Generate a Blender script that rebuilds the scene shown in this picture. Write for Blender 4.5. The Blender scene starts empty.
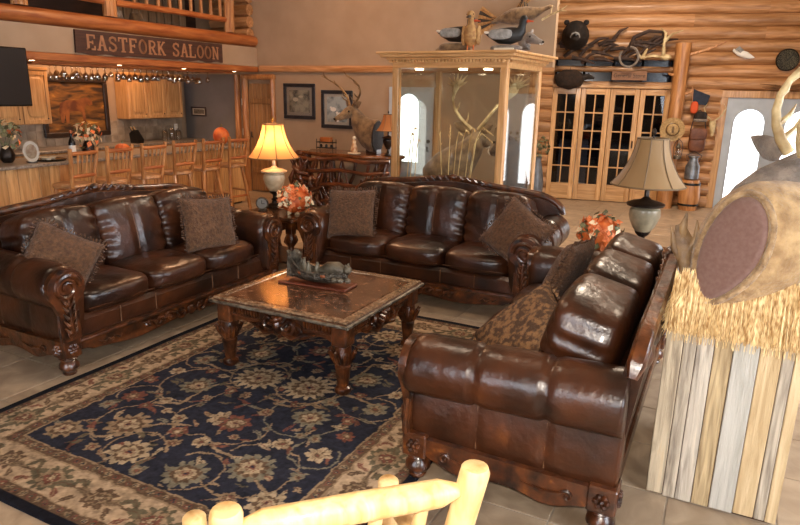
import bpy, bmesh, math, random
import numpy as np
from mathutils import Vector, Matrix, Euler
random.seed(11); rng = np.random.default_rng(5)
scene = bpy.context.scene
col = scene.collection
Rd = math.radians
PI = math.pi
# ------------------------------------------------------------------ camera
FPX = 640.0
pitch, roll, yaw = Rd(14.9), Rd(1.2), Rd(26.7)
CAM = Vector((0, 0, 1.85))
Fv = Vector((-math.sin(yaw)*math.cos(pitch), math.cos(yaw)*math.cos(pitch), -math.sin(pitch)))
Rv = Vector((math.cos(yaw), math.sin(yaw), 0)); Uv = Rv.cross(Fv)
Rv, Uv = math.cos(roll)*Rv + math.sin(roll)*Uv, -math.sin(roll)*Rv + math.cos(roll)*Uv
cd = bpy.data.cameras.new('camera'); cam = bpy.data.objects.new('camera', cd); col.objects.link(cam)
cam.matrix_world = Matrix(((Rv.x, Uv.x, -Fv.x, 0), (Rv.y, Uv.y, -Fv.y, 0), (Rv.z, Uv.z, -Fv.z, CAM.z), (0, 0, 0, 1)))
cd.sensor_width = 36; cd.lens = 36*FPX/800; cd.clip_start = .05; cd.clip_end = 100
scene.camera = cam
# ------------------------------------------------------------------ world, lights, exposure
vs = scene.view_settings
vs.view_transform = 'Standard'; vs.look = 'None'; vs.gamma = 1; vs.use_curve_mapping = False
vs.exposure = 0.0
w = bpy.data.worlds.new('world'); scene.world = w; w.use_nodes = True
bg = w.node_tree.nodes['Background']; bg.inputs[0].default_value = (.80, .88, 1, 1); bg.inputs[1].default_value = 9.0
def light(name, kind, loc, energy, color=(1, 1, 1), size=.3, size_y=None, target=None, spot=None, spread=None):
    d = bpy.data.lights.new(name, kind); d.energy = energy; d.color = color
    if kind == 'AREA':
        d.size = size
        if size_y: d.shape = 'RECTANGLE'; d.size_y = size_y
        if spread: d.spread = spread
    elif kind in ('POINT', 'SPOT'): d.shadow_soft_size = size
    if kind == 'SPOT': d.spot_size = spot; d.spot_blend = .6
    o = bpy.data.objects.new(name, d); col.objects.link(o); o.location = loc
    if target is not None: o.rotation_euler = (Vector(target) - Vector(loc)).to_track_quat('-Z', 'Y').to_euler()
    return o
WARM = (1.0, .56, .30); WARM2 = (1.0, .80, .60); DAY = (.86, .93, 1.0)
# the camera's own flash, just above the lens
light('camera_flash', 'AREA', (0.03, -.03, 1.99), 82, (1, .90, .79), .10, .06, target=(-1.1, 3.4, .7))
# daylight through the tall windows of the right and front walls (built below)
light('window_daylight', 'AREA', (2.93, 5.4, 1.9), 110, DAY, 2.2, 2.2, target=(0, 5.4, 1.2))
light('window_daylight', 'AREA', (2.93, 1.0, 1.9), 95, DAY, 2.2, 2.2, target=(0, 1.0, 1.2))
light('window_daylight', 'AREA', (-1.8, -3.4, 1.9), 75, DAY, 2.4, 2.2, target=(-1.8, 0, 1.2))
# warm fill lights added at the unseen ceiling to brighten the great room
for (x, y, e) in ((-2.4, 3.4, 30), (-5.4, 7.2, 90), (-.9, 9.3, 180), (-5.0, 2.4, 14), (.9, 6.6, 60)):
    light('ceiling_fill_light', 'AREA', (x, y, 4.60), e, WARM if x < -5.2 else WARM2, .6, target=(x, y, 0))
# ------------------------------------------------------------------ helpers
def lin(c):
    if isinstance(c, str): c = tuple(int(c[i:i+2], 16)/255 for i in (0, 2, 4))
    return tuple(((x/12.92) if x <= .04045 else ((x+.055)/1.055)**2.4) for x in c[:3]) + (1.0,)
class MB:
    """collects vertices and faces of ONE mesh"""
    def __init__(s): s.v = []; s.f = []
    def add(s, vs_, fs, M=None):
        b = len(s.v)
        for p in vs_:
            s.v.append(tuple(M @ Vector(p)) if M is not None else tuple(p))
        for f in fs: s.f.append(tuple(b+i for i in f))
        return s
    def box(s, x0, x1, y0, y1, z0, z1, b=0.0, M=None):
        x0, x1 = min(x0, x1), max(x0, x1); y0, y1 = min(y0, y1), max(y0, y1); z0, z1 = min(z0, z1), max(z0, z1)
        b = min(b, .49*min(x1-x0, y1-y0, z1-z0))
        if b <= 0:
            V = [(x, y, z) for x in (x0, x1) for y in (y0, y1) for z in (z0, z1)]
            F = [(0, 1, 3, 2), (4, 6, 7, 5), (0, 4, 5, 1), (2, 3, 7, 6), (0, 2, 6, 4), (1, 5, 7, 3)]
            return s.add(V, F, M)
        V = []; idx = {}
        X = (x0, x1); Y = (y0, y1); Z = (z0, z1); sg = (1, -1)
        for i in (0, 1):
            for j in (0, 1):
                for k in (0, 1):
                    for a in range(3):
                        p = [X[i]+sg[i]*b, Y[j]+sg[j]*b, Z[k]+sg[k]*b]
                        p[a] = (X, Y, Z)[a][(i, j, k)[a]]
                        idx[(i, j, k, a)] = len(V); V.append(tuple(p))
        F = []
        for i in (0, 1): F.append([idx[(i, j, k, 0)] for j, k in ((0, 0), (1, 0), (1, 1), (0, 1))])
        for j in (0, 1): F.append([idx[(i, j, k, 1)] for i, k in ((0, 0), (1, 0), (1, 1), (0, 1))])
        for k in (0, 1): F.append([idx[(i, j, k, 2)] for i, j in ((0, 0), (1, 0), (1, 1), (0, 1))])
        for j in (0, 1):
            for k in (0, 1): F.append([idx[(0, j, k, 1)], idx[(1, j, k, 1)], idx[(1, j, k, 2)], idx[(0, j, k, 2)]])
        for i in (0, 1):
            for k in (0, 1): F.append([idx[(i, 0, k, 0)], idx[(i, 1, k, 0)], idx[(i, 1, k, 2)], idx[(i, 0, k, 2)]])
        for i in (0, 1):
            for j in (0, 1): F.append([idx[(i, j, 0, 0)], idx[(i, j, 1, 0)], idx[(i, j, 1, 1)], idx[(i, j, 0, 1)]])
        for i in (0, 1):
            for j in (0, 1):
                for k in (0, 1): F.append([idx[(i, j, k, 0)], idx[(i, j, k, 1)], idx[(i, j, k, 2)]])
        return s.add(V, F, M)
    def loft(s, secs, cap=True, closed=True, M=None):
        n = len(secs[0]); V = [p for q in secs for p in q]; F = []
        for i in range(len(secs)-1):
            for j in range(n if closed else n-1):
                k = (j+1) % n
                F.append((i*n+j, i*n+k, (i+1)*n+k, (i+1)*n+j))
        if cap and closed:
            F.append(tuple(range(n))[::-1]); F.append(tuple((len(secs)-1)*n+j for j in range(n)))
        return s.add(V, F, M)
    def tube(s, path, r, n=8, M=None, cap=True, up=None, ell=None):
        P = [Vector(p) for p in path]; m = len(P)
        if ell: r = [ell]*m
        if not hasattr(r, '__len__'): r = [r]*m
        secs = []; prev = None
        for i in range(m):
            t = (P[min(i+1, m-1)]-P[max(i-1, 0)])
            if t.length < 1e-9: t = Vector((0, 0, 1))
            t.normalize()
            if prev is None:
                u = Vector(up) if up is not None else (Vector((0, 0, 1)) if abs(t.z) < .9 else Vector((1, 0, 0)))
            else: u = prev
            u = u - t*u.dot(t)
            if u.length < 1e-6: u = t.orthogonal()
            u.normalize(); prev = u; v = t.cross(u)
            a, b = (r[i] if hasattr(r[i], '__len__') else (r[i], r[i]))
            secs.append([tuple(P[i]+u*(math.cos(2*PI*k/n)*b)+v*(math.sin(2*PI*k/n)*a)) for k in range(n)])
        return s.loft(secs, cap, True, M)
    def lathe(s, prof, n=16, M=None, cap=True, sq=0):
        def rr(r, k):
            if not sq: return r
            a = 2*PI*k/n; c = max(abs(math.cos(a)), abs(math.sin(a))); return r*((1-sq)+sq/c)
        secs = [[(rr(r, k)*math.cos(2*PI*k/n), rr(r, k)*math.sin(2*PI*k/n), z) for k in range(n)] for r, z in prof]
        return s.loft(secs, cap, True, M)
    def ball(s, c, r, n=12, m=8, M=None, k=2.0):
        if not hasattr(r, '__len__'): r = (r, r, r)
        secs = []
        for i in range(m+1):
            ph = -PI/2+PI*i/m; ph = max(min(ph, PI/2-.02), -PI/2+.02)
            cp, sp = math.cos(ph), math.sin(ph)
            secs.append([(c[0]+r[0]*cp*math.cos(2*PI*j/n), c[1]+r[1]*cp*math.sin(2*PI*j/n), c[2]+r[2]*sp) for j in range(n)])
        return s.loft(secs, True, True, M)
    def prism(s, pts, y0, y1, M=None):           # outline in XZ pushed along Y
        n = len(pts); V = [(x, y0, z) for x, z in pts]+[(x, y1, z) for x, z in pts]
        F = [tuple(range(n)), tuple(range(2*n-1, n-1, -1))]+[(j, n+j, n+(j+1) % n, (j+1) % n) for j in range(n)]
        return s.add(V, F, M)
    def cush(s, sx, sy, sz, k=5.0, n=10, bulge=(0, 0, 0), M=None, fn=None):
        vid = {}; V = []; F = []
        def vert(p):
            key = tuple(round(c*n) for c in p)
            if key in vid: return vid[key]
            x, y, z = p; d = (abs(x)**k+abs(y)**k+abs(z)**k)**(1/k); x, y, z = x/d, y/d, z/d
            q = [x*sx*(1+bulge[0]*(1-y*y)*(1-z*z)), y*sy*(1+bulge[1]*(1-x*x)*(1-z*z)), z*sz*(1+bulge[2]*(1-x*x)*(1-y*y))]
            if fn: q = fn(q, (x, y, z))
            vid[key] = len(V); V.append(tuple(q)); return vid[key]
        g = [2*i/n-1 for i in range(n+1)]
        for ax in range(3):
            for sd in (-1, 1):
                for i in range(n):
                    for j in range(n):
                        q = []
                        for (a, b) in ((i, j), (i+1, j), (i+1, j+1), (i, j+1)):
                            p = [0, 0, 0]; p[ax] = sd; p[(ax+1) % 3] = g[a]; p[(ax+2) % 3] = g[b]; q.append(vert(p))
                        F.append(tuple(q if sd > 0 else q[::-1]))
        return s.add(V, F, M)
    def spiral(s, c, r0, turns, tr, M=None, plane='xz', a0=0, sgn=1, n=6, steps=22):
        P = []; Rr = []
        for i in range(steps):
            t = i/(steps-1); a = a0+sgn*turns*2*PI*t; r = r0*(1-.82*t)
            q = (r*math.cos(a), r*math.sin(a))
            P.append({'xz': (c[0]+q[0], c[1], c[2]+q[1]), 'yz': (c[0], c[1]+q[0], c[2]+q[1]), 'xy': (c[0]+q[0], c[1]+q[1], c[2])}[plane])
            Rr.append(tr*(1-.45*t))
        return s.tube(P, Rr, n, M)
    def mesh(s, name, smooth=35, recalc=True):
        m = bpy.data.meshes.new(name); m.from_pydata(s.v, [], s.f)
        if recalc:
            b = bmesh.new(); b.from_mesh(m); bmesh.ops.recalc_face_normals(b, faces=b.faces); b.to_mesh(m); b.free()
        if smooth:
            m.shade_smooth(); m.set_sharp_from_angle(angle=Rd(smooth))
        return m
    def build(s, name, mat, parent=None, smooth=35, loc=None, rot=None):
        o = bpy.data.objects.new(name, s.mesh(name, smooth)); col.objects.link(o)
        if mat: o.data.materials.append(mat)
        if parent: o.parent = parent
        if loc is not None: o.location = loc
        if rot is not None: o.rotation_euler = rot
        return o
def tag(o, label=None, cat=None, group=None, kind=None):
    if label: o['label'] = label
    if cat: o['category'] = cat
    if group: o['group'] = group
    if kind: o['kind'] = kind
    return o
def thing(name, label, cat, loc=(0, 0, 0), rz=0, group=None, kind=None, rot=None):
    o = bpy.data.objects.new(name, None); col.objects.link(o); o.empty_display_size = .1
    o.location = loc; o.rotation_euler = rot if rot else (0, 0, rz)
    return tag(o, label, cat, group, kind)
def copy_tree(o, parent=None):
    c = o.copy(); col.objects.link(c); c.parent = parent
    for ch in list(o.children): copy_tree(ch, c)
    return c
def dup(o, parent, loc=None, rot=None, scale=None):      # one more piece that shares mesh data
    c = o.copy(); col.objects.link(c); c.parent = parent
    if loc is not None: c.location = loc
    if rot is not None: c.rotation_euler = rot
    if scale is not None: c.scale = scale
    return c
def T(x=0, y=0, z=0): return Matrix.Translation((x, y, z))
def RZ(a): return Matrix.Rotation(a, 4, 'Z')
def RX(a): return Matrix.Rotation(a, 4, 'X')
def RY(a): return Matrix.Rotation(a, 4, 'Y')
def SC(x, y, z): return Matrix.Diagonal((x, y, z, 1))
# ------------------------------------------------------------------ materials
def nmat(name, c1, c2=None, scale=6, rough=.5, stretch=(1, 1, 1), detail=4, bump=0, bscale=None, metal=0, coat=0,
         rnd=0, spec=.5, dist=0, ramp=(.35, .65), c3=None, bstretch=None, sheen=0, rough2=None, brnd=0):
    m = bpy.data.materials.new(name); m.use_nodes = True
    nt = m.node_tree; N = nt.nodes; K = nt.links; b = N['Principled BSDF']
    b.inputs['Roughness'].default_value = rough; b.inputs['Metallic'].default_value = metal
    b.inputs['Coat Weight'].default_value = coat; b.inputs['Coat Roughness'].default_value = .12
    b.inputs['Specular IOR Level'].default_value = spec
    if sheen: b.inputs['Sheen Weight'].default_value = sheen
    if c2 is None and not bump: b.inputs['Base Color'].default_value = lin(c1); return m
    tc = N.new('ShaderNodeTexCoord'); mp = N.new('ShaderNodeMapping'); mp.inputs['Scale'].default_value = stretch
    K.new(tc.outputs['Object'], mp.inputs['Vector'])
    oi = N.new('ShaderNodeObjectInfo')
    mul = N.new('ShaderNodeVectorMath'); mul.operation = 'SCALE'; mul.inputs[0].default_value = (17, 31, 23)
    K.new(oi.outputs['Random'], mul.inputs['Scale'])
    add = N.new('ShaderNodeVectorMath'); add.operation = 'ADD'
    K.new(mp.outputs[0], add.inputs[0]); K.new(mul.outputs[0], add.inputs[1])
    nz = N.new('ShaderNodeTexNoise'); nz.inputs['Scale'].default_value = scale; nz.inputs['Detail'].default_value = detail
    nz.inputs['Distortion'].default_value = dist
    K.new(add.outputs[0], nz.inputs['Vector'])
    if c2 is not None:
        cr = N.new('ShaderNodeValToRGB'); e = cr.color_ramp.elements
        e[0].position, e[0].color = ramp[0], lin(c1); e[1].position, e[1].color = ramp[1], lin(c2)
        if c3 is not None:
            q = e.new(min(.98, ramp[1]+.12)); q.color = lin(c3)
        K.new(nz.outputs['Fac'], cr.inputs['Fac']); out = cr.outputs['Color']
        if rnd or brnd:
            hs = N.new('ShaderNodeHueSaturation')
            mr = N.new('ShaderNodeMapRange'); mr.inputs['To Min'].default_value = 1-rnd; mr.inputs['To Max'].default_value = 1+rnd
            K.new(oi.outputs['Random'], mr.inputs['Value']); K.new(mr.outputs[0], hs.inputs['Value']); K.new(out, hs.inputs['Color'])
            if brnd:
                wn = N.new('ShaderNodeTexWhiteNoise'); wn.noise_dimensions = '1D'; K.new(oi.outputs['Random'], wn.inputs['W'])
                m2 = N.new('ShaderNodeMapRange'); m2.inputs['To Min'].default_value = 1-brnd; m2.inputs['To Max'].default_value = 1+brnd*.6
                K.new(wn.outputs['Value'], m2.inputs['Value']); K.new(m2.outputs[0], hs.inputs['Saturation'])
            out = hs.outputs['Color']
        K.new(out, b.inputs['Base Color'])
    else: b.inputs['Base Color'].default_value = lin(c1)
    if rough2 is not None:
        mr2 = N.new('ShaderNodeMapRange'); mr2.inputs['To Min'].default_value = rough; mr2.inputs['To Max'].default_value = rough2
        K.new(nz.outputs['Fac'], mr2.inputs['Value']); K.new(mr2.outputs[0], b.inputs['Roughness'])
    if bump:
        bn = N.new('ShaderNodeTexNoise'); bn.inputs['Scale'].default_value = bscale or scale*4; bn.inputs['Detail'].default_value = 4
        if bstretch:
            mp2 = N.new('ShaderNodeMapping'); mp2.inputs['Scale'].default_value = bstretch
            K.new(tc.outputs['Object'], mp2.inputs['Vector']); K.new(mp2.outputs[0], bn.inputs['Vector'])
        else: K.new(add.outputs[0], bn.inputs['Vector'])
        bp = N.new('ShaderNodeBump'); bp.inputs['Strength'].default_value = bump; bp.inputs['Distance'].default_value = .02
        K.new(bn.outputs['Fac'], bp.inputs['Height']); K.new(bp.outputs['Normal'], b.inputs['Normal'])
    return m
def emat(name, c, strength):
    m = bpy.data.materials.new(name); m.use_nodes = True; b = m.node_tree.nodes['Principled BSDF']
    b.inputs['Base Color'].default_value = lin(c); b.inputs['Emission Color'].default_value = lin(c); b.inputs['Emission Strength'].default_value = strength
    return m
def glassmat(name, tint='ffffff', refl=.12, dark=0.0, rough=.02):
    m = bpy.data.materials.new(name); m.use_nodes = True; nt = m.node_tree; N = nt.nodes; K = nt.links
    N.remove(N['Principled BSDF'])
    out = N['Material Output']; tr = N.new('ShaderNodeBsdfTransparent'); gl = N.new('ShaderNodeBsdfGlossy'); mx = N.new('ShaderNodeMixShader')
    c = lin(tint); tr.inputs['Color'].default_value = (c[0]*(1-dark), c[1]*(1-dark), c[2]*(1-dark), 1)
    gl.inputs['Roughness'].default_value = rough
    lw = N.new('ShaderNodeLayerWeight'); lw.inputs['Blend'].default_value = .5
    fr = N.new('ShaderNodeMath'); fr.operation = 'POWER'; fr.inputs[1].default_value = 4.0; K.new(lw.outputs['Facing'], fr.inputs[0])
    ad = N.new('ShaderNodeMath'); ad.operation = 'ADD'; ad.inputs[1].default_value = refl; ad.use_clamp = True
    K.new(fr.outputs[0], ad.inputs[0]); K.new(ad.outputs[0], mx.inputs[0]); K.new(tr.outputs[0], mx.inputs[1]); K.new(gl.outputs[0], mx.inputs[2])
    K.new(mx.outputs[0], out.inputs[0])
    return m
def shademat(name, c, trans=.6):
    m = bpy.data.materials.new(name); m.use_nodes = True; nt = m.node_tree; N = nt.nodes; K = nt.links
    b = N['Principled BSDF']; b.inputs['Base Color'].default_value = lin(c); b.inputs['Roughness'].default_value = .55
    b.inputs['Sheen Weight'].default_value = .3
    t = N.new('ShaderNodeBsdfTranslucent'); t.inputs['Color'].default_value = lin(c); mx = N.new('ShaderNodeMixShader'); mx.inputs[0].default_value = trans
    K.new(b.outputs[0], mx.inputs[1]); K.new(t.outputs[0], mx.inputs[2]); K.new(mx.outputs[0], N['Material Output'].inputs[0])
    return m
leather = nmat('leather', '201009', '492510', 4.2, .26, detail=7, bump=.5, bscale=11, coat=.10, ramp=(.36, .66), c3='703d18', rough2=.40)
seamm = nmat('seam_thread', '6b4a30', rough=.6)
carved = nmat('carved_wood', '1f0d06', '5f3216', 14, .30, (1, 1, 1), bump=.25, bscale=30, coat=.4, c3='93571f')
darkwood = nmat('dark_wood', '22100a', '4a2412', 6, .35, (1, 6, 6), coat=.3)
pineX = nmat('pine_x', 'b5834e', 'd8a870', 4, .42, (.6, 8, 8), 5, .1, 20, rnd=.12, dist=.6, coat=.1)
pineY = nmat('pine_y', 'b5834e', 'd8a870', 4, .42, (8, .6, 8), 5, .1, 20, rnd=.12, dist=.6, coat=.1)
pineZ = nmat('pine_z', 'b5834e', 'd8a870', 4, .42, (8, 8, .6), 5, .1, 20, rnd=.14, dist=.6, coat=.1)
logX = nmat('log_x', '98683c', 'c69466', 3.5, .45, (.5, 5, 5), 5, .25, 14, rnd=.16, dist=.8, coat=.15, c3='cf9e6c')
logY = nmat('log_y', '8e4a22', 'b9713a', 3.5, .45, (5, .5, 5), 5, .25, 14, rnd=.1, dist=.8, coat=.1)
logZ = nmat('log_z', '965f30', 'c98e56', 3.5, .42, (5, 5, .5), 5, .25, 14, rnd=.12, dist=.8, coat=.15)
peeled = nmat('peeled_log', 'c18a46', 'e2bf86', 4, .5, (6, 6, .6), 5, .12, 20, dist=.7, coat=.1, ramp=(.25, .6))
paint = nmat('wall_paint', 'a2896f', 'aa9177', 3, .85, bump=.05, bscale=60)
paintg = nmat('wall_paint_grey', '6f6a66', '787270', 3, .85)
tile = nmat('floor_tile', '8f7a64', 'b39d83', 5, .34, detail=6, bump=.12, bscale=9, rnd=.10, dist=1.2, ramp=(.3, .7))
grout = nmat('grout', 'b0a394', '9a8d7e', 20, .9)
marble = nmat('brown_marble', '3d281c', '704c36', 14, .12, detail=9, dist=1.2, coat=.2, c3='a07e62', ramp=(.4, .62))
marbleb = nmat('border_marble', '5a4434', '94795e', 26, .14, detail=6, dist=.8, coat=.5, c3='b8a288')
pewter = nmat('pewter', '4a4136', '867c6c', 22, .38, metal=.55, bump=.4, bscale=40)
bronze = nmat('bronze', '1e1815', '3a2f28', 12, .4, metal=.6)
blackm = nmat('black_metal', '0b0a0a', rough=.4)
blackp = nmat('black_plastic', '0a090a', rough=.25)
alab = nmat('alabaster', 'a08a6c', 'cdb894', 8, .35, dist=1.0, coat=.3)
glass = glassmat('clear_glass', 'ffffff', .03)
glassd = glassmat('cabinet_glass', 'f4f6f4', .05)
glassw = glassmat('stem_glass', 'f0ece4', .16)
glassf = glassmat('door_glass', 'b4bccb', .05, .1)
felt = nmat('brown_felt', '6d4f45', '775a50', 60, .95, sheen=.3)
plankm = nmat('brown_plank', '7a5836', '9a7248', 4, .5, (8, 8, .6), 5, .1, 20, rnd=.1)
furt = nmat('tan_fur', '8a6a44', 'b9986a', 14, .8, detail=8, bump=.6, bscale=70, sheen=.2)
furg = nmat('grey_fur', '6a5f57', '938679', 14, .85, detail=8, bump=.6, bscale=70, sheen=.2)
furb = nmat('brown_fur', '5b452f', '8d714f', 12, .85, detail=8, bump=.5, bscale=70, sheen=.2)
furk = nmat('black_fur', '15100d', '2c211a', 14, .8, detail=8, bump=.7, bscale=60)
antl = nmat('antler', 'a08458', 'ddc898', 9, .55, detail=6, bump=.3, bscale=40)
antld = nmat('antler_dark', '5e452c', '9a7a50', 9, .55, detail=6, bump=.3, bscale=40)
straw = nmat('straw', 'a87e48', 'f0d49c', 90, .7, (1, 1, .04), rnd=.1, detail=2)
barn = nmat('barn_wood', '8c7a62', 'cdb998', 3.6, .8, (9, 9, .7), 7, .35, 22, rnd=.16, brnd=.5, dist=.9, c3='d8b47c', bstretch=(9, 9, .7))
barng = nmat('barn_wood_grey', 'aaa59a', 'c4bfb4', 3.0, .8, (9, 9, .7), 7, .35, 22, rnd=.05, dist=.9, bstretch=(9, 9, .7))
barno = nmat('barn_wood_honey', 'b89c72', 'd8bf96', 3.0, .8, (9, 9, .7), 7, .35, 22, rnd=.05, dist=.9, bstretch=(9, 9, .7))
chen = nmat('chenille', '4a301d', '6a482e', 40, .95, detail=6, bump=.9, bscale=70, sheen=.1)
tapes = nmat('tapestry', '4a3220', '84603e', 34, .9, detail=4, bump=.7, bscale=60, ramp=(.44, .58))
orange = nmat('orange_skin', 'b5481a', 'e07a35', 8, .5, bump=.1)
petalo = nmat('orange_petal', 'd65f28', 'f0955c', 9, .6, rnd=.15)
petalc = nmat('cream_petal', 'd9b98c', 'efd9b4', 9, .6, rnd=.1)
leafg = nmat('dry_leaf', '4f5236', '7d7a55', 9, .6, rnd=.2)
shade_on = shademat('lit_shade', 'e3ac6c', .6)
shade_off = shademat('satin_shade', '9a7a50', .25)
cream = nmat('cream', 'd8cbb4', rough=.6)
white = nmat('white', 'e8e4dc', rough=.6)
signw = nmat('sign_board', '3a2219', '4d2e20', 6, .7, (8, .5, 8), bump=.2)
signl = nmat('sign_letters', '94684a', 'a87a58', 12, .7)
stone = nmat('stone_counter', '6d6156', '9c9083', 30, .3, detail=6)
backsp = nmat('backsplash', '8b7a68', 'ab9a86', 7, .5, rnd=.12)
shell = nmat('shell_paint', 'b9b2a6', rough=.6)
# ================================================================== THE ROOM
P0 = Vector((-1.98, 12.02, 0)); WA = Rd(12); dW = Vector((math.cos(WA), math.sin(WA), 0)); nW = Vector((-math.sin(WA), math.cos(WA), 0))
def W(u, off, z): q = P0+dW*u-nW*off; return (q.x, q.y, z)
MW = Matrix.Translation(P0) @ RZ(WA)          # local x=u, local -y = into the room
def struct(name, label, cat, mb=None, mat=None, smooth=35, **k):
    o = mb.build(name, mat, None, smooth) if mb else thing(name, None, None, **k)
    return tag(o, label, cat, None, 'structure')
CEIL = 4.75
# floor : grout bed with single tiles on it
fl = struct('floor', 'beige square stone tiles with pale grout lines', 'floor', MB().box(-9.9, 3.2, -3.7, 14.2, -.12, -.006), grout)
ts = .46; tm = MB().box(-.2265, .2265, -.2265, .2265, -.005, .0, .0022).mesh('tile', 0); tm.materials.append(tile)
def inframe(x, y, z=0):
    v = Vector((x, y, z))-CAM; d = v.dot(Fv)
    if d < .3: return None
    px, py = 400+FPX*v.dot(Rv)/d, 262.5-FPX*v.dot(Uv)/d
    return d if (-60 < px < 860 and -60 < py < 600) else None
cells = []
for i in range(-16, 11):
    for j in range(-14, 26):
        x, y = -3.72+ts*(i+.5), 2.53+ts*(j+.5)
        if not (-9.3 < x < 3 and -3.5 < y < 13.6): continue
        hide = (-3.45 < x < -1.4 and 1.7 < y < 4.5) or (-4.5 < x < -3.9 and 2.7 < y < 4.4) or (-3.3 < x < -1.5 and 5.2 < y < 5.8) or x < -7.5
        d = inframe(x, y); cells.append((d if (d and not hide) else 99+y, x, y))
cells.sort()
rest = MB()
for k, (d, x, y) in enumerate(cells):
    if k < 290 and d < 90:
        o = bpy.data.objects.new('tile', tm); col.objects.link(o); o.parent = fl; o.location = (x, y, 0)
        o.rotation_euler.z = random.choice((0, PI/2, PI, -PI/2))
    else: rest.box(x-.2265, x+.2265, y-.2265, y+.2265, -.005, 0)
ro = rest.build('tile_field', tile, fl, 0); ro['kind'] = 'stuff'
# ceiling
struct('ceiling', 'pale plank ceiling above the great room', 'ceiling', MB().box(-9.9, 3.2, -3.7, 14.2, CEIL, CEIL+.12), nmat('ceiling_paint', '8a6b4c', 'a07f5c', 3, .8, (1, 8, 1)))
# wall behind the pictures (x from -9.6 to the cabinet), with the higher strip that runs on above the trim
YB = 9.48
struct('wall_back', 'grey-tan painted wall behind the framed pictures', 'wall', MB().box(-9.6, -2.75, YB, YB+.12, 0, 2.24).box(-9.6, -2.40, YB, YB+.12, 2.24, CEIL).box(-5.7, -5.58, YB+.12, 11.4, 0, CEIL), paint, 0)
tr = struct('trim_1', 'rounded pine trim rail across the picture wall', 'trim', MB().tube([(-7.62, YB-.03, 2.2), (-2.8, YB-.03, 2.2)], 0, 8, ell=(.035, .055)), logX)
# left: kitchen wall, loft
XK = -9.5; XL = -7.7
struct('wall_left', 'kitchen wall behind the bar and loft wall above', 'wall', MB().box(XK-.1, XK, -3.6, YB, 0, CEIL), paint, 0)
struct('wall_loft', 'grey-tan wall strip carrying the saloon sign below the loft', 'wall', MB().box(XL-.12, XL, -3.6, YB, 2.24, 2.56), paint, 0)
struct('wall_front', 'plain painted wall with two tall windows', 'wall', MB().box(-9.6, -3.1, -3.62, -3.5, 0, CEIL).box(-.5, 3.1, -3.62, -3.5, 0, CEIL).box(-3.1, -.5, -3.62, -3.5, 3.0, CEIL).box(-3.1, -.5, -3.62, -3.5, 0, .8), paint, 0)
struct('wall_right', 'plain painted wall with two tall windows', 'wall',
       MB().box(3.0, 3.12, -3.6, -.2, 0, CEIL).box(3.0, 3.12, 2.2, 4.2, 0, CEIL).box(3.0, 3.12, 6.6, 14, 0, CEIL)
       .box(3.0, 3.12, -.2, 2.2, 0, .8).box(3.0, 3.12, -.2, 2.2, 3.0, CEIL).box(3.0, 3.12, 4.2, 6.6, 0, .8).box(3.0, 3.12, 4.2, 6.6, 3.0, CEIL), paint, 0)
nwin = [0]
def tall_window(M, wd, lab):
    nwin[0] += 1
    t = tag(thing('window_%d' % nwin[0], None, None), lab, 'window', None, 'structure'); t.matrix_world = M
    m = MB()
    for x in (-wd/2, wd/2-.07): m.box(x, x+.07, -.04, .04, .8, 3.0, .01)
    for z in (.8, 2.93): m.box(-wd/2+.07, wd/2-.07, -.04, .04, z, z+.07, .01)
    m.build('window_frame', pineZ, t)
    MB().box(-.025, .025, -.02, .02, .87, 2.93, .005).build('mullion', pineZ, t)
    for x in (-wd/4, wd/4): MB().box(x-wd/4+.08, x+wd/4-.05, -.004, .004, .87, 2.93).build('pane', glass, t, 0)
tall_window(T(3.06, 1.0, 0) @ RZ(-PI/2), 2.4, 'tall pine framed window nearer the plain front wall')
tall_window(T(3.06, 5.4, 0) @ RZ(-PI/2), 2.4, 'tall pine framed window nearer the log wall')
tall_window(T(-1.8, -3.56, 0), 2.6, 'tall pine framed window in the front wall')
# loft floor, beam, trim
struct('loft_floor', 'loft floor deck above the bar', 'floor', MB().box(XK, XL-.16, -3.5, YB, 2.57, 2.66), darkwood, 0)
struct('trim_2', 'honey log beam along the loft edge', 'beam', MB().tube([(XL-.06, -3.5, 2.66), (XL-.06, 3, 2.66), (XL-.06, 6, 2.662), (XL-.06, YB-.01, 2.665)], 0, 12, ell=(.1, .097)), logY)
struct('trim_3', 'pine trim board under the saloon sign', 'trim', MB().box(XL-.1, XL+.04, -3.5, YB-.01, 2.14, 2.235, .012), logY)
struct('trim_4', 'pine tray board above the hanging glasses', 'trim', MB().box(-8.25, XL-.11, 5.3, 8.95, 2.10, 2.14, .006), logY)
# loft back panel (dark) and boards at the right end
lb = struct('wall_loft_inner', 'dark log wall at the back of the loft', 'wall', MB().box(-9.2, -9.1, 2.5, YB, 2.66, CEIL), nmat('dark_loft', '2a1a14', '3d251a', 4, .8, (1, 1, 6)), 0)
for k in range(7):
    MB().tube([(-8.6, YB-.10, 2.78+.2*k), (-7.75, YB-.10, 2.78+.2*k)], .1, 8).build('log', logX, lb)
for k in range(9):
    MB().box(-8.95, -8.92, 7.55+.17*k, 7.70+.17*k, 2.66, 3.9, .01).build('board', nmat('loft_board', '6d5a44', '84705a', 5, .7, (8, 8, .6)) if k == 0 else bpy.data.materials['loft_board'], lb)
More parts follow.
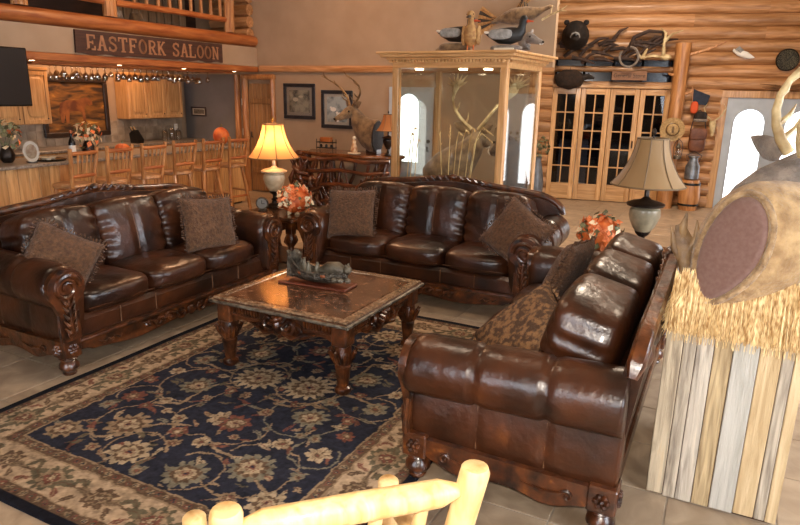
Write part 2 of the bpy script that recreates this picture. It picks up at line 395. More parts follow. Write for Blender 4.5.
# loft railing
rl = thing('loft_railing', 'peeled log railing with spindles along the loft edge above the sign', 'railing', (XL-.06, 0, 2.765))
for y in (3.9, 5.2, 6.48, 8.86):
    m = MB()
    for dx, dy in ((0, -.05), (0, .05), (.02, 0)): m.tube([(dx, y+dy, 0), (dx+.004, y+dy, .5), (dx, y+dy, 1.05)], .052, 9)
    m.build('post', logZ, rl)
for (a, b) in ((2.6, 3.8), (4.0, 5.1), (5.3, 6.38), (6.58, 8.76)):
    for z in (.19, .95): MB().tube([(0, a, z), (0, (a+b)/2, z+.01), (0, b, z)], .045, 9).build('rail', logY, rl)
    n = int((b-a)/.21)
    for k in range(n):
        y = a+(b-a)*(k+.5)/n; MB().tube([(0, y, .2), (0, y, .55), (0, y, .94)], .027, 7).build('spindle', logZ, rl)
for (y, z0, r, mat, nm, lab) in ((7.0, 2.66, .13, furg, 'woven_basket', 'round grey basket on the loft floor behind the railing'), (7.4, 2.66, .11, furb, 'clay_jug', 'brown jug on the loft floor behind the railing')):
    t = thing(nm, lab, 'basket' if 'basket' in nm else 'jug', (-8.3, y, z0))
    MB().lathe([(r*.7, 0), (r, .08), (r*1.02, .16), (r*.8, .24), (r*.82, .26), (r*.7, .25), (r*.6, .05)], 14).build('body', mat, t)
    MB().tube([(r*.8, 0, .24), (r*.5, 0, .36), (-r*.5, 0, .36), (-r*.8, 0, .24)], .012, 6).build('handle', mat, t)
# log wall at the far right : every log a piece
wl = struct('wall_far', 'honey log wall around the glazed doors and the grey arched door', 'wall', kind='structure'); wl.matrix_world = MW
core = MB().box(-3.9, -.98, .06, .2, 0, CEIL).box(.98, 1.80, .06, .2, 0, CEIL).box(3.66, 5.2, .06, .2, 0, CEIL).box(-.98, .98, .06, .2, 2.62, CEIL).box(1.80, 3.66, .06, .2, 1.96, CEIL)
core.build('chinking', nmat('chinking', '7a4d2a', '8a5a34', 6, .8), wl, 0)
def logpiece(u0, u1, z, r=.112):
    n = 6; P = []; rr = []
    for i in range(n): P.append((u0+(u1-u0)*i/(n-1), .03+random.uniform(-.006, .006), z+random.uniform(-.005, .005))); rr.append(r*random.uniform(.96, 1.04))
    MB().tube(P, rr, 12).build('log', logX, wl, 50)
for k in range(24):
    z = .1+.2*k
    if z < 1.96: segs = [(-3.9, -.99), (.99, 1.78), (3.68, 5.2)]
    elif z < 2.62: segs = [(-3.9, -.99), (.99, 5.2)]
    else: segs = [(-3.9, 1.2), (1.2, 5.2)] if k % 2 else [(-3.9, 2.3), (2.3, 5.2)]
    for s in segs: logpiece(*s, z)
# clerestory strips over the glazed doors
navy = nmat('dark_pane', '121722', rough=.15)
for k, (z0, z1) in enumerate(((2.10, 2.26), (2.36, 2.47))):
    nwin[0] += 1
    t = tag(thing('window_%d' % nwin[0], None, None), ('lower' if k == 0 else 'upper')+' dark clerestory strip above the glazed doors', 'window', None, 'structure'); t.matrix_world = MW
    for j in range(4): MB().box(-.96+.48*j+.02, -.96+.48*(j+1)-.02, .04, .05, z0, z1).build('pane', navy, t, 0)
for z in (2.055, 2.31, 2.54): MB().tube([(-.98, .02, z), (0, .015, z), (.98, .02, z)], .05 if z != 2.54 else .075, 10).build('log', logX, wl, 50)
# store room behind the glazed doors
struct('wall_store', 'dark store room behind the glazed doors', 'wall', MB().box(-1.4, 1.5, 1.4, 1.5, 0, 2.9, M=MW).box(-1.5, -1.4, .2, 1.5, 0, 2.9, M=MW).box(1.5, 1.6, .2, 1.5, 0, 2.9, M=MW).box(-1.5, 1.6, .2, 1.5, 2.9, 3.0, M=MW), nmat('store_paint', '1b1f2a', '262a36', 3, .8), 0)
cb = thing('storage_crate', 'tall cream storage crate behind the glazed door nearest the glass cabinet', 'crate'); cb.matrix_world = MW @ T(-.55, .55, 0)
MB().box(-.26, .26, -.2, .2, 0, 1.05, .01).build('body', cream, cb)
for z in (.1, .9): MB().box(-.27, .27, -.215, -.2, z, z+.07, .004).build('batten', white, cb)
for (u, z) in ((.0, 1.0), (.5, 1.45)):
    s = thing('store_shelf', 'dark shelf board across the store room at %s height' % ('waist' if z < 1.2 else 'head'), 'shelf'); s.matrix_world = MW @ T(.3, 1.2, z)
    MB().box(-.9, .9, -.18, .18, 0, .03, .004).build('board', darkwood, s); MB().box(-.9, .9, .16, .18, -.12, 0).build('cleat', darkwood, s)
# glazed doors
ndoor = [0]
def glazed(u0, u1, lab, handle=0):
    ndoor[0] += 1
    t = tag(thing('door_%d' % ndoor[0], None, None), lab, 'door', None, 'structure'); t.matrix_world = MW @ T(u0, 0, 0)
    wd = u1-u0; st = .085; z0, z1 = .30, 1.88
    MB().box(0, st, -.03, .03, 0.01, 1.985, .006).build('stile', pineZ, t); MB().box(wd-st, wd, -.03, .03, 0.01, 1.985, .006).build('stile', pineZ, t)
    MB().box(st, wd-st, -.03, .03, z1, 1.985, .006).build('top_rail', pineX, t); MB().box(st, wd-st, -.03, .03, 0.01, z0, .006).build('bottom_rail', pineX, t)
    MB().box(wd/2-.012, wd/2+.012, -.022, .022, z0, z1, .004).build('muntin', pineZ, t)
    for k in range(1, 5):
        z = z0+(z1-z0)*k/5; MB().box(st, wd-st, -.02, .02, z-.012, z+.012, .004).build('muntin', pineX, t)
    for k in range(5):
        for (a, b) in ((st, wd/2-.012), (wd/2+.012, wd-st)):
            MB().box(a, b, -.003, .003, z0+(z1-z0)*k/5+.012, z0+(z1-z0)*(k+1)/5-.012).build('pane', glassf, t, 0)
    if handle:
        MB().tube([(handle, -.03, .98), (handle, -.06, .98), (handle, -.06, 1.10)], .012, 7).build('handle', bronze, t)
    return t
labs = ['pine door of ten panes closest to the glass cabinet', 'pine door of ten panes in front of the cream crate', 'pine door of ten panes with bronze lever handle', 'pine door of ten panes beside the big log post']
us = (-.99, -.5, -.005, .49, .985)
for k in range(4): glazed(us[k]+.004, us[k+1]-.004, labs[k], handle=.44 if k == 2 else 0)
struct('trim_5', 'pine head board above the glazed doors', 'trim', MB().box(-1.0, 1.0, -.06, .02, 1.99, 2.05, .008, M=MW), pineX)
# grey doors with an arched light
greyd = nmat('grey_door_paint', 'aab2ba', 'b6bec6', 5, .5)
def archpts(x0, x1, z0, z1, n=14):
    r = (x1-x0)/2; c = (x0+x1)/2; P = [(x0, z0), (x1, z0)]
    P += [(c+r*math.cos(PI*k/n), z1-r+r*math.sin(PI*k/n)) for k in range(n+1)]
    return P
dayglass = emat('bright_daylight_glass', 'fbfdff', 3.2)
def archdoor(M, wd, ht, lab, a0, a1, zb, zt, hx):
    ndoor[0] += 1
    t = tag(thing('door_%d' % ndoor[0], None, None), lab, 'door', None, 'structure'); t.matrix_world = M
    # leaf with an arched opening
    out = archpts(a0, a1, zb, zt)
    m = MB(); n = len(out)
    m.box(0, a0, -.025, .025, 0, ht); m.box(a1, wd, -.025, .025, 0, ht); m.box(a0, a1, -.025, .025, 0, zb)
    arc = out[2:]
    for i in range(len(arc)-1):
        (xa, za), (xb, zb2) = arc[i], arc[i+1]
        m.add([(xa, -.025, za), (xb, -.025, zb2), (xb, -.025, ht), (xa, -.025, ht), (xa, .025, za), (xb, .025, zb2), (xb, .025, ht), (xa, .025, ht)],
              [(0, 1, 2, 3), (7, 6, 5, 4), (0, 4, 5, 1), (3, 2, 6, 7)])
    m.build('leaf', greyd, t, 0)
    MB().prism(out, .004, .010).build('arched_light', dayglass, t, 0)
    P = [(x, -.028, z) for x, z in out]+[(out[0][0], -.028, out[0][1])]
    MB().tube(P, .014, 6).build('beading', greyd, t)
    MB().tube([(hx, -.03, .95), (hx, -.07, .95), (hx, -.07, 1.02)], .013, 7).build('handle', bronze, t)
    MB().lathe([(.03, 0), (.03, .012), (.012, .014)], 10, M=T(hx, -.025, 1.1) @ RX(PI/2)).build('lock', bronze, t)
archdoor(MW @ T(1.885, .0, 0), .768, 1.93, 'pale grey door with arched bright glass beside the log post', .13, .62, .1, 1.70, .69)
archdoor(MW @ T(2.656, .0, 0), .86, 1.93, 'pale grey door with arched bright glass behind the antlers', .14, .70, .1, 1.70, .08)
struct('trim_6', 'pine frame around the pair of grey arched doors', 'trim', MB().box(1.76, 1.888, -.05, .06, 0, 1.96, .008, M=MW).box(3.502, 3.70, -.05, .03, 0, 1.96, .008, M=MW).box(1.76, 3.70, -.055, .06, 1.872, 1.99, .008, M=MW), pineZ)
# a third arched door, seen through the glass cabinet, in the picture wall
archdoor(T(-5.0, YB-.03, 0), .80, 1.93, 'pale grey door with arched bright glass seen through the cabinet', .17, .55, .75, 1.84, .72)
# plank door by the bar end
ndoor[0] += 1
pd = tag(thing('door_%d' % ndoor[0], None, None, (-7.88, YB-.03, 0)), 'closed brown plank door beside the bar end', 'door', None, 'structure')
for k in range(5): MB().box(.1*k+.003, .1*k+.097, -.012, .012, .02, 1.95, .006).build('plank', plankm, pd)
for z in (.35, 1.6): MB().box(.02, .48, -.03, -.012, z, z+.09, .006).build('batten', plankm, pd)
MB().tube([(.06, -.015, 1.0), (.06, -.05, 1.0), (.06, -.05, 1.1)], .012, 7).build('handle', bronze, pd)
struct('trim_7', 'peeled log casing around the plank door', 'trim', MB().tube([(-7.95, YB-.06, 0), (-7.955, YB-.06, 1.0), (-7.95, YB-.06, 2.08)], .06, 9).tube([(-7.33, YB-.06, 0), (-7.325, YB-.06, 1.0), (-7.33, YB-.06, 2.02)], .045, 9).tube([(-8.0, YB-.07, 2.06), (-7.28, YB-.07, 2.06)], .05, 9), logZ)
struct('trim_8', 'split log pilaster where the grey kitchen wall ends', 'trim', MB().tube([(-8.14, YB-.05, 0), (-8.15, YB-.05, 1.0), (-8.14, YB-.05, 2.1)], .055, 9), logZ)
tag(MB().box(-9.48, -8.22, YB-.012, YB-.002, 0, 2.1).build('wall_kitchen_end', paintg, None, 0), 'blue-grey wall at the end of the kitchen', 'wall', None, 'structure')
def switch(x, z, lab):
    t = thing('light_switch', lab, 'switch', (x, YB-.001, z)); MB().box(-.04, .04, -.012, 0, -.06, .06, .003).build('plate', white, t); MB().box(-.012, .012, -.018, -.012, -.025, .025, .002).build('toggle', white, t)
switch(-8.05, 1.62, 'white switch plate on the wall beside the plank door, upper'); switch(-8.05, 1.08, 'white switch plate on the wall beside the plank door, lower')
# ================================================================== RUG
def make_rug():
    WX, WY, d = 2.45, 3.23, .006
    nx, ny = int(WX/d)+1, int(WY/d)+1
    xs = np.linspace(-WX/2, WX/2, nx); ys = np.linspace(-WY/2, WY/2, ny)
    X, Y = np.meshgrid(xs, ys, indexing='ij')
    L = lambda h: np.array(lin(h)[:3])
    navy, beige, tan, brown, rust, olive, dark = L('282933'), L('a18a70'), L('87725a'), L('5a4737'), L('6c4438'), L('5c5442'), L('17181f')
    lt = L('9d8a70'); grey = L('716a5a')
    img = np.empty((nx, ny, 3)); img[:] = navy
    e = np.minimum(WX/2-np.abs(X), WY/2-np.abs(Y))
    r2 = np.random.default_rng(3)
    def paintm(mask, c): img[mask] = c
    def win(cx, cy, r):
        i0, i1 = np.searchsorted(xs, cx-r), np.searchsorted(xs, cx+r); j0, j1 = np.searchsorted(ys, cy-r), np.searchsorted(ys, cy+r)
        return slice(max(i0, 0), i1), slice(max(j0, 0), j1)
    def flower(cx, cy, R, n, cols, ph=0, lim=None, sharp=1.0):
        a, b = win(cx, cy, R*1.15); x, y = X[a, b]-cx, Y[a, b]-cy
        r = np.hypot(x, y); th = np.arctan2(y, x)+ph
        pet = np.abs(np.cos(th*n/2))**sharp
        edge = R*(.68+.32*pet); sub = img[a, b]
        ok = np.ones_like(r, bool) if lim is None else lim[a, b]
        sub[(r < edge) & ok] = cols[0]
        vein = (np.abs(np.sin(th*n/2)) > .93) & (r > .3*R) & (r < .85*edge); sub[vein & ok] = cols[1]
        sub[(r < edge*.58) & ok & (np.abs(np.cos(th*n)) > .35)] = cols[2]; sub[(r < R*.3) & ok] = cols[1]; sub[(r < R*.16) & ok] = cols[3]
    def leaf(cx, cy, Ln, wd, ang, c0, c1, lim=None, ser=9):
        a, b = win(cx, cy, Ln*1.1); x, y = X[a, b]-cx, Y[a, b]-cy
        u = x*math.cos(ang)+y*math.sin(ang); v = -x*math.sin(ang)+y*math.cos(ang)
        v = v-.25*wd*np.cos(u/Ln*3)
        t = np.clip((u/Ln+1)/2, 0, 1)
        prof = wd*np.sin(PI*t**.8)*(1-.35*np.abs(((t*ser) % 1)-.5))
        ok = (np.abs(u) < Ln) & (np.abs(v) < prof); 
        if lim is not None: ok &= lim[a, b]
        sub = img[a, b]; sub[ok] = c0; sub[ok & (np.abs(v) < wd*.13)] = c1
    def vine(P, c, wd, lim=None):
        for k in range(len(P)-1):
            (x0, y0), (x1, y1) = P[k], P[k+1]; n = max(2, int(math.hypot(x1-x0, y1-y0)/.005))
            for i in range(n):
                t = i/n; cx, cy = x0+(x1-x0)*t, y0+(y1-y0)*t
                a, b = win(cx, cy, wd*1.6); m = np.hypot(X[a, b]-cx, Y[a, b]-cy) < wd
                if lim is not None: m &= lim[a, b]
                img[a, b][m] = c
    def arc(cx, cy, r, a0, a1, n=24, sp=0): return [(cx+(r*(1-sp*i/n))*math.cos(a0+(a1-a0)*i/n), cy+(r*(1-sp*i/n))*math.sin(a0+(a1-a0)*i/n)) for i in range(n+1)]
    field = e > .40
    # field : mirrored scrolling vines, palmettes and leaves, drawn for one half and mirrored
    hx, hy = WX/2-.40, WY/2-.40
    halfmask = field
    # vines
    for (cx, cy, r, a0, a1, sp) in ((-.42, -.85, .26, -.6, 4.6, .2), (-.45, -.30, .27, 1.2, 6.6, .25), (-.40, .30, .25, -.4, 5.0, .2), (-.45, .85, .27, .8, 6.0, .25),
                                    (-.1, -.58, .2, 2.4, 6.9, .1), (-.12, .58, .2, -.8, 3.9, .1), (-.68, -.58, .16, -.5, 4, .3), (-.68, .02, .17, 1, 5.6, .3), (-.68, .6, .16, -.5, 4, .3), (-.2, 0, .2, .3, 4.6, .1), (-.2, -1.02, .17, .3, 4.6, .1), (-.2, 1.02, .17, 1.3, 5.6, .1)):
        vine(arc(cx, cy, r, a0, a1, 30, sp), tan if r2.random() < .6 else grey, .0055, field)
    for (x0, y0, x1, y1, am) in ((-.75, -1.1, -.1, -.75, .06), (-.75, -.1, -.1, .2, .07), (-.7, .95, -.1, .75, .06), (-.5, -.65, -.25, -.2, .05)):
        P = []
        for i in range(30):
            t = i/29; P.append((x0+(x1-x0)*t+am*math.sin(6*t), y0+(y1-y0)*t+am*math.cos(7*t)))
        vine(P, tan, .010, field)
    F = [(-.43, -.86, .12, 12), (-.02, -.55, .08, 8), (-.45, -.30, .10, 11), (-.68, -.60, .07, 7), (-.18, -.02, .155, 16), (-.42, .30, .10, 11), (-.70, .03, .075, 7), (-.08, .56, .09, 9),
         (-.45, .86, .12, 13), (-.68, .60, .07, 7), (-.2, -1.06, .11, 11), (-.2, 1.06, .11, 11), (-.70, -1.06, .09, 9), (-.70, 1.06, .09, 9)]
    tries = 0
    while len(F) < 44 and tries < 3000:
        tries += 1; x, y, r = r2.uniform(-hx+.05, -.02), r2.uniform(-hy+.04, hy-.04), r2.uniform(.028, .052)
        if all(math.hypot(x-q[0], y-q[1]) > (r+q[2])*1.15+.015 for q in F): F.append((x, y, r, int(r2.integers(5, 8))))
    for k in range(120):
        x, y = r2.uniform(-hx+.03, -.02), r2.uniform(-hy+.03, hy-.03)
        leaf(x, y, r2.uniform(.03, .075), r2.uniform(.009, .020), r2.uniform(0, 6.3), [tan, grey, lt, rust, olive, olive][r2.integers(6)], [brown, navy, rust][r2.integers(3)], field)
    for k, (x, y, r, n) in enumerate(F):
        pal = [(tan, rust, brown, lt), (lt, brown, tan, rust), (grey, brown, tan, rust), (rust, tan, brown, lt)][k % 4 if r < .095 else k % 3]
        flower(x, y, r*1.1, n, pal, r2.uniform(0, 6), field, 1.3)
        if r > .08:
            flower(x, y, r*.72, n-2, (brown, tan, pal[0], rust), r2.uniform(0, 6), field, 1.0); flower(x, y, r*.5, 7, (lt, rust, tan, navy), 0, field, .8)
    # mirror left half to the right, with a half-turn so the pattern is not a plain reflection
    half = nx//2
    img[nx-half:, :, :] = img[:half, ::-1, :][::-1][:, :, :] if False else img[:half, ::-1, :][::-1]
    # borders
    bord = (e <= .40)
    img[bord] = beige
    paintm(e < .05, dark); paintm((e >= .05) & (e < .105), brown); paintm((e >= .335) & (e <= .40), brown)
    paintm((np.abs(e-.108) < .004) | (np.abs(e-.332) < .005) | (np.abs(e-.40) < .004), tan)
    mainb = (e > .112) & (e < .328)
    per = []
    for sy in (-1, 1):
        n = 7
        for k in range(n): per.append((-WX/2+.22+(WX-.44)*k/(n-1), sy*(WY/2-.22), 0 if sy < 0 else PI))
    for sx in (-1, 1):
        n = 10
        for k in range(1, n-1): per.append((sx*(WX/2-.22), -WY/2+.22+(WY-.44)*k/(n-1), PI/2))
    for k, (x, y, a) in enumerate(per):
        for q in (-1, 1):
            leaf(x+q*.15*math.cos(a)+.05*math.sin(a), y+q*.15*math.sin(a)+.05*math.cos(a), .055, .02, a+q*.7, olive, brown, mainb)
            leaf(x+q*.12*math.cos(a)-.07*math.sin(a), y+q*.12*math.sin(a)-.07*math.cos(a), .05, .018, a-q*.9, [rust, brown][k % 2], tan, mainb)
        vine([(x-.18*math.cos(a), y-.18*math.sin(a)), (x+.18*math.cos(a), y+.18*math.sin(a))], brown, .005, mainb)
        big = k % 2 == 0
        flower(x, y, .108 if big else .085, 11 if big else 8, (olive, brown, tan, lt) if big else (brown, tan, olive, lt), a, mainb, 1.2)
        flower(x, y, .075 if big else .055, 9, (tan, brown, olive, rust), a+.3, mainb, 1.0); flower(x, y, .042, 6, (rust if big else brown, lt, brown, tan), a, mainb, .8)
        for q in (-1, 1): leaf(x+q*.10*math.cos(a), y+q*.10*math.sin(a), .06, .026, a+q*.3, olive if big else tan*.75, brown, mainb)
    for s_, c_ in ((.078, tan), (.368, tan)):
        n = 44 if s_ < .2 else 36
        for k in range(n):
            for sy in (-1, 1): flower(-WX/2+s_+(WX-2*s_)*(k+.5)/n, sy*(WY/2-s_), .020, 4, (c_ if k % 2 else rust, navy, olive, lt), 0)
        n = int(n*1.32)
        for k in range(n):
            for sx in (-1, 1): flower(sx*(WX/2-s_), -WY/2+s_+(WY-2*s_)*(k+.5)/n, .020, 4, (c_ if k % 2 else rust, navy, olive, lt), 0)
    # hand-knotted irregularity : wavering outlines and mottled wool
    def smooth(n_, amp):
        g = r2.standard_normal((int(WX/n_)+3, int(WY/n_)+3)); gx = np.linspace(0, g.shape[0]-1.001, nx); gy = np.linspace(0, g.shape[1]-1.001, ny)
        i, j = gx.astype(int), gy.astype(int); u, v = (gx-i)[:, None], (gy-j)[None, :]; u, v = u*u*(3-2*u), v*v*(3-2*v)
        return amp*((g[i][:, j]*(1-u)+g[i+1][:, j]*u)*(1-v)+(g[i][:, j+1]*(1-u)+g[i+1][:, j+1]*u)*v)
    wx_, wy_ = smooth(.05, .006)+smooth(.02, .003), smooth(.05, .006)+smooth(.02, .003)
    keep = e < .06
    II, JJ = np.meshgrid(np.arange(nx), np.arange(ny), indexing='ij')
    ii = np.clip((II+wx_/d).round().astype(int), 0, nx-1); jj = np.clip((JJ+wy_/d).round().astype(int), 0, ny-1)
    img = np.where(keep[..., None], img, img[ii, jj])
    img = img*(1+smooth(.03, .16)+smooth(.012, .14)+.12*(r2.random((nx, ny))-.5))[..., None]
    img = np.clip(img, .004, 1)
    # mesh : top grid + thin skirt
    m = bpy.data.meshes.new('rug')
    zz = .011+.0012*np.sin(X*9)*np.sin(Y*7)
    co = np.stack([X, Y, zz], -1).reshape(-1, 3)
    idx = np.arange(nx*ny).reshape(nx, ny)
    q = np.stack([idx[:-1, :-1], idx[1:, :-1], idx[1:, 1:], idx[:-1, 1:]], -1).reshape(-1, 4)
    ring = np.concatenate([idx[:, 0], idx[-1, 1:], idx[-2::-1, -1], idx[0, -2:0:-1]])
    low = co[ring].copy(); low[:, 2] = 0.0005; nb = nx*ny
    li = np.arange(len(ring))+nb
    sk = np.stack([ring, li, np.roll(li, -1), np.roll(ring, -1)], -1)
    co = np.concatenate([co, low]); q = np.concatenate([q, sk])
    m.vertices.add(len(co)); m.vertices.foreach_set('co', co.ravel().astype(np.float32))
    m.loops.add(q.size); m.loops.foreach_set('vertex_index', q.ravel().astype(np.int32))
    m.polygons.add(len(q)); m.polygons.foreach_set('loop_start', np.arange(0, q.size, 4, dtype=np.int32))
    try: m.polygons.foreach_set('loop_total', np.full(len(q), 4, np.int32))
    except Exception: pass
    ca = m.color_attributes.new('pattern', 'FLOAT_COLOR', 'POINT')
    cc = np.ones((len(co), 4), np.float32); cc[:nb, :3] = img.reshape(-1, 3); cc[nb:, :3] = dark
    ca.data.foreach_set('color', cc.ravel())
    m.update(); m.validate()
    mt = bpy.data.materials.new('rug_wool'); mt.use_nodes = True; nt = mt.node_tree; b = nt.nodes['Principled BSDF']
    at = nt.nodes.new('ShaderNodeAttribute'); at.attribute_name = 'pattern'; nt.links.new(at.outputs['Color'], b.inputs['Base Color'])
    b.inputs['Roughness'].default_value = .95; b.inputs['Specular IOR Level'].default_value = .1
    nz = nt.nodes.new('ShaderNodeTexNoise'); nz.inputs['Scale'].default_value = 220; bp = nt.nodes.new('ShaderNodeBump'); bp.inputs['Strength'].default_value = .4; bp.inputs['Distance'].default_value = .004
    tc = nt.nodes.new('ShaderNodeTexCoord'); nt.links.new(tc.outputs['Object'], nz.inputs['Vector']); nt.links.new(nz.outputs[0], bp.inputs['Height']); nt.links.new(bp.outputs[0], b.inputs['Normal'])
    m.materials.append(mt)
    o = bpy.data.objects.new('area_rug', m); col.objects.link(o); o.location = (-2.375, 3.075, 0)
    tag(o, 'navy floral area rug with beige palmette border under the coffee table', 'rug')
make_rug()

# ================================================================== SOFAS
def crest_z(x):
    a = min(abs(x)/1.13, 1.0)
    return .745+.225*(1-a**7)**.5+.065*math.exp(-(x/.42)**2)
def rosette(m, c, r, axis='y', sg=-1):
    for k in range(6):
        a = PI*k/3
        p = (c[0]+r*.6*math.cos(a), c[1], c[2]+r*.6*math.sin(a)) if axis == 'y' else (c[0], c[1]+r*.6*math.cos(a), c[2]+r*.6*math.sin(a))
        m.ball(p, r*.36, 6, 4)
    m.ball(c, r*.36, 6, 4)
def make_sofa():
    t = thing('leather_sofa', '', 'sofa')
    # leather base
    m = MB(); m.box(-1.06, 1.06, -.43, .40, .20, .36, .03); sb = m.build('seat_base', leather, t)
    for x in (-.62, -.3, .3, .62): MB().tube([(x, -.434, .21), (x, -.434, .35)], .004, 5).build('seam', seamm, sb)
    # scalloped front rail
    def scallop(x0, x1, ztop, n=40):
        P = []
        for i in range(n+1):
            u = i/n; x = x0+(x1-x0)*u; q = abs(2*u-1)
            P.append((x, .115+.03*math.cos(q*PI*2.0)*(1-q*.3)-.025*math.exp(-(q/.22)**2)+.02*(q > .93)))
        return P+[(x1, ztop), (x0, ztop)]
    fr = MB().prism(scallop(-1.0, 1.0, .225), -.475, -.43).build('front_rail', carved, t)
    MB().tube([(-1.0, -.475, .215), (1.0, -.475, .215)], .014, 8).build('bead', carved, fr)
    m = MB()
    for s in (-1, 1):
        for k, (x, r) in enumerate(((.10, .05), (.22, .042), (.33, .034), (.42, .026))):
            m.spiral((s*x, -.482, .155), r, 1.2, .012, plane='xz', a0=0 if s > 0 else PI, sgn=s*(1 if k % 2 else -1))
        for k in range(6):
            m.tube([(s*(.06+.07*k), -.48, .135), (s*(.09+.07*k), -.492, .165+.01*(k % 2)), (s*(.13+.07*k), -.482, .185)], (.006, .014, .004), 6)
        m3 = MB()
        for k in range(3): m3.tube([(s*(.66+.06*k), -.478, .165), (s*(.69+.06*k), -.486, .15), (s*(.73+.06*k), -.478, .175)], (.004, .010, .003), 6)
        m3.build('side_carving', carved, fr)
    m.ball((0, -.485, .15), (.045, .02, .04), 8, 6); m.build('carving', carved, fr)
    # side rails
    for s in (-1, 1):
        M = RZ(PI/2) if s > 0 else RZ(PI/2)
        pr_ = MB().prism(scallop(-.38, .42, .235, 24), -.02, .02, M=T(s*1.09, 0, 0) @ RZ(PI/2)).build('side_rail', carved, t)
        q = MB(); q.spiral((s*1.113, .31, .16), .03, 1.1, .009, plane='yz', a0=PI, sgn=-1); q.tube([(s*1.113, .28, .165), (s*1.118, .20, .15), (s*1.113, .10, .17)], (.008, .01, .003), 6); q.build('carving', carved, pr_); q = MB()
        q.spiral((s*1.113, -.27, .16), .03, 1.1, .009, plane='yz', a0=0, sgn=1); q.tube([(s*1.113, -.24, .165), (s*1.118, -.15, .15), (s*1.113, -.05, .17)], (.008, .01, .003), 6)
        q.build('carving', carved, pr_)
    MB().box(-1.0, 1.0, .455, .495, .12, .235, .008).build('back_rail', carved, t)
    # legs
    for sx in (-1, 1):
        for sy in (-1, 1):
            cx, cy = sx*1.055, (-.43 if sy < 0 else .455)
            m = MB().box(cx-.065, cx+.065, cy-.062, cy+.062, .125, .25, .008)
            m.lathe([(.05, .13), (.06, .115), (.042, .10), (.062, .075), (.064, .05), (.05, .03), (.036, .022), (.045, .012), (.04, 0)], 14, M=T(cx, cy, 0))
            lg = m.build('leg', carved, t)
            q = MB(); rosette(q, (cx, cy+sy*.064, .188), .042, 'y'); q.build('rosette', carved, lg); q = MB(); rosette(q, (cx+sx*.067, cy, .188), .042, 'x'); q.build('rosette', carved, lg)
    # seat cushions
    for k in (-1, 0, 1):
        def fn(q, n_):
            x, y, z = q; x += 0
            if n_[2] > .3: z += .012*math.sin(n_[0]*9+k)*math.sin(n_[1]*7)*.4
            return (x, y, z)
        c = MB().cush(.302, .335, .088, 5, 14, (.0, .03, .22), M=T(k*.602, -.115, .435), fn=fn).build('seat_cushion', leather, t, 60)
        P = [(k*.602+.295*math.cos(a) if False else k*.602+x_, -.115-.338, .402) for a, x_ in ((0, -.28), (0, 0), (0, .28))]
        MB().tube(P, .005, 5).build('piping', leather, c)
    # back cushions (puffed, pinched at the sides)
    for k in (-1, 0, 1):
        def fn(q, n_):
            x, y, z = q
            pin = 1-.05*abs(math.sin(n_[2]*10))*abs(n_[0])**3
            if abs(n_[0]) < .08 and n_[1] < 0: y += .010
            top = .02*(1-n_[0]**2) if n_[2] > 0 else 0
            if k and n_[2] > 0 and n_[0]*k > 0: z -= .03*n_[0]**2
            fold = max(0, abs(n_[0])-.55)/.45; y += .012*fold*math.sin(n_[2]*17+n_[0]*3+k)*(n_[1] < 0)
            return (x*pin, y, z+top)
        M = T(k*.607, .235, .695) @ RX(Rd(-13))
        c = MB().cush(.320, .160, .262, 6.5, 26, (.0, .16, .0), M=M, fn=fn).build('back_cushion', leather, t, 60)
        P = [tuple(M @ Vector((0, -.160*(1+.16*(1-(z/.262)**2))-.001+(.012), z))) for z in (-.16, -.08, 0, .08, .16, .2)]
        MB().tube(P, .004, 5).build('seam', seamm, c)
    # arms, rolled and pinched into three swells
    def ring(y, s, t_):
        pinch = sum(math.exp(-((y-ys)/.016)**2) for ys in (-.13, .19)); sw = 1-.10*pinch; lift = .035*t_+.0
        cx, cz, r = 1.05, .595+lift, .147*sw
        P = []
        b = .012*(1-pinch)
        P.append((1.075+b*.3, .235)); P.append((1.085+b, .30)); P.append((1.088+b, .40)); P.append((1.082+b*.5, cz-.135*sw))
        for k in range(15):
            a = Rd(-62)+Rd(245)*k/14; P.append((cx+r*math.cos(a)*1.02, cz+r*math.sin(a)))
        P += [(.915, .46), (.93, .30), (.96, .235)]
        return [(s*x, y, z) for x, z in P]
    for s in (-1, 1):
        ys = [-.475, -.46, -.44]+[-.42+.905*i/48 for i in range(49)]+[.495, .505]
        secs = []
        for i, y in enumerate(ys):
            R_ = ring(y, s, (y+.45)/.9)
            f_ = {0: .86, 1: .94, 2: .98, len(ys)-1: .9}.get(i, 1.0)
            if f_ < 1:
                c0 = (s*1.03, .45); R_ = [(c0[0]+(x-c0[0])*f_, yy, c0[1]+(z-c0[1])*f_) for x, yy, z in R_]
            secs.append(R_)
        a = MB().loft(secs).build('arm', leather, t, 70)
        for yq in (-.13, .19): MB().tube([(s*1.079, yq, .245), (s*1.087, yq, .35), (s*1.083, yq, .47)], .0035, 5).build('seam', seamm, a)
        # carved front post with scroll
        P = [(.985, .245), (1.115, .245), (1.125, .33), (1.115, .42), (1.145, .49)]
        for k in range(15):
            an = Rd(-40)+Rd(250)*k/14; P.append((1.055+.132*math.cos(an), .60+.130*math.sin(an)))
        P += [(.985, .50), (1.0, .42), (.985, .33)]
        fp = MB().prism([(s*x, z) for x, z in P], -.495, -.455).build('arm_front', carved, t)
        q = MB(); q.spiral((s*1.055, -.499, .60), .098, 1.6, .020, plane='xz', a0=PI if s > 0 else 0, sgn=-s, n=7, steps=30)
        for kk in range(5):
            z = .50-.048*kk
            for ss in (-1, 1): q.tube([(s*1.055, -.498, z-.03), (s*1.055+ss*.022, -.512, z), (s*1.055+ss*.045, -.498, z+.035)], (.009, .013, .004), 6)
        q.tube([(s*1.055, -.499, .255), (s*1.055, -.510, .40), (s*1.055, -.499, .53)], (.012, .015, .01), 7)
        q.spiral((s*1.055, -.499, .30), .045, 1.1, .011, plane='xz', a0=PI/2, sgn=s)
        q.build('carving', carved, fp)
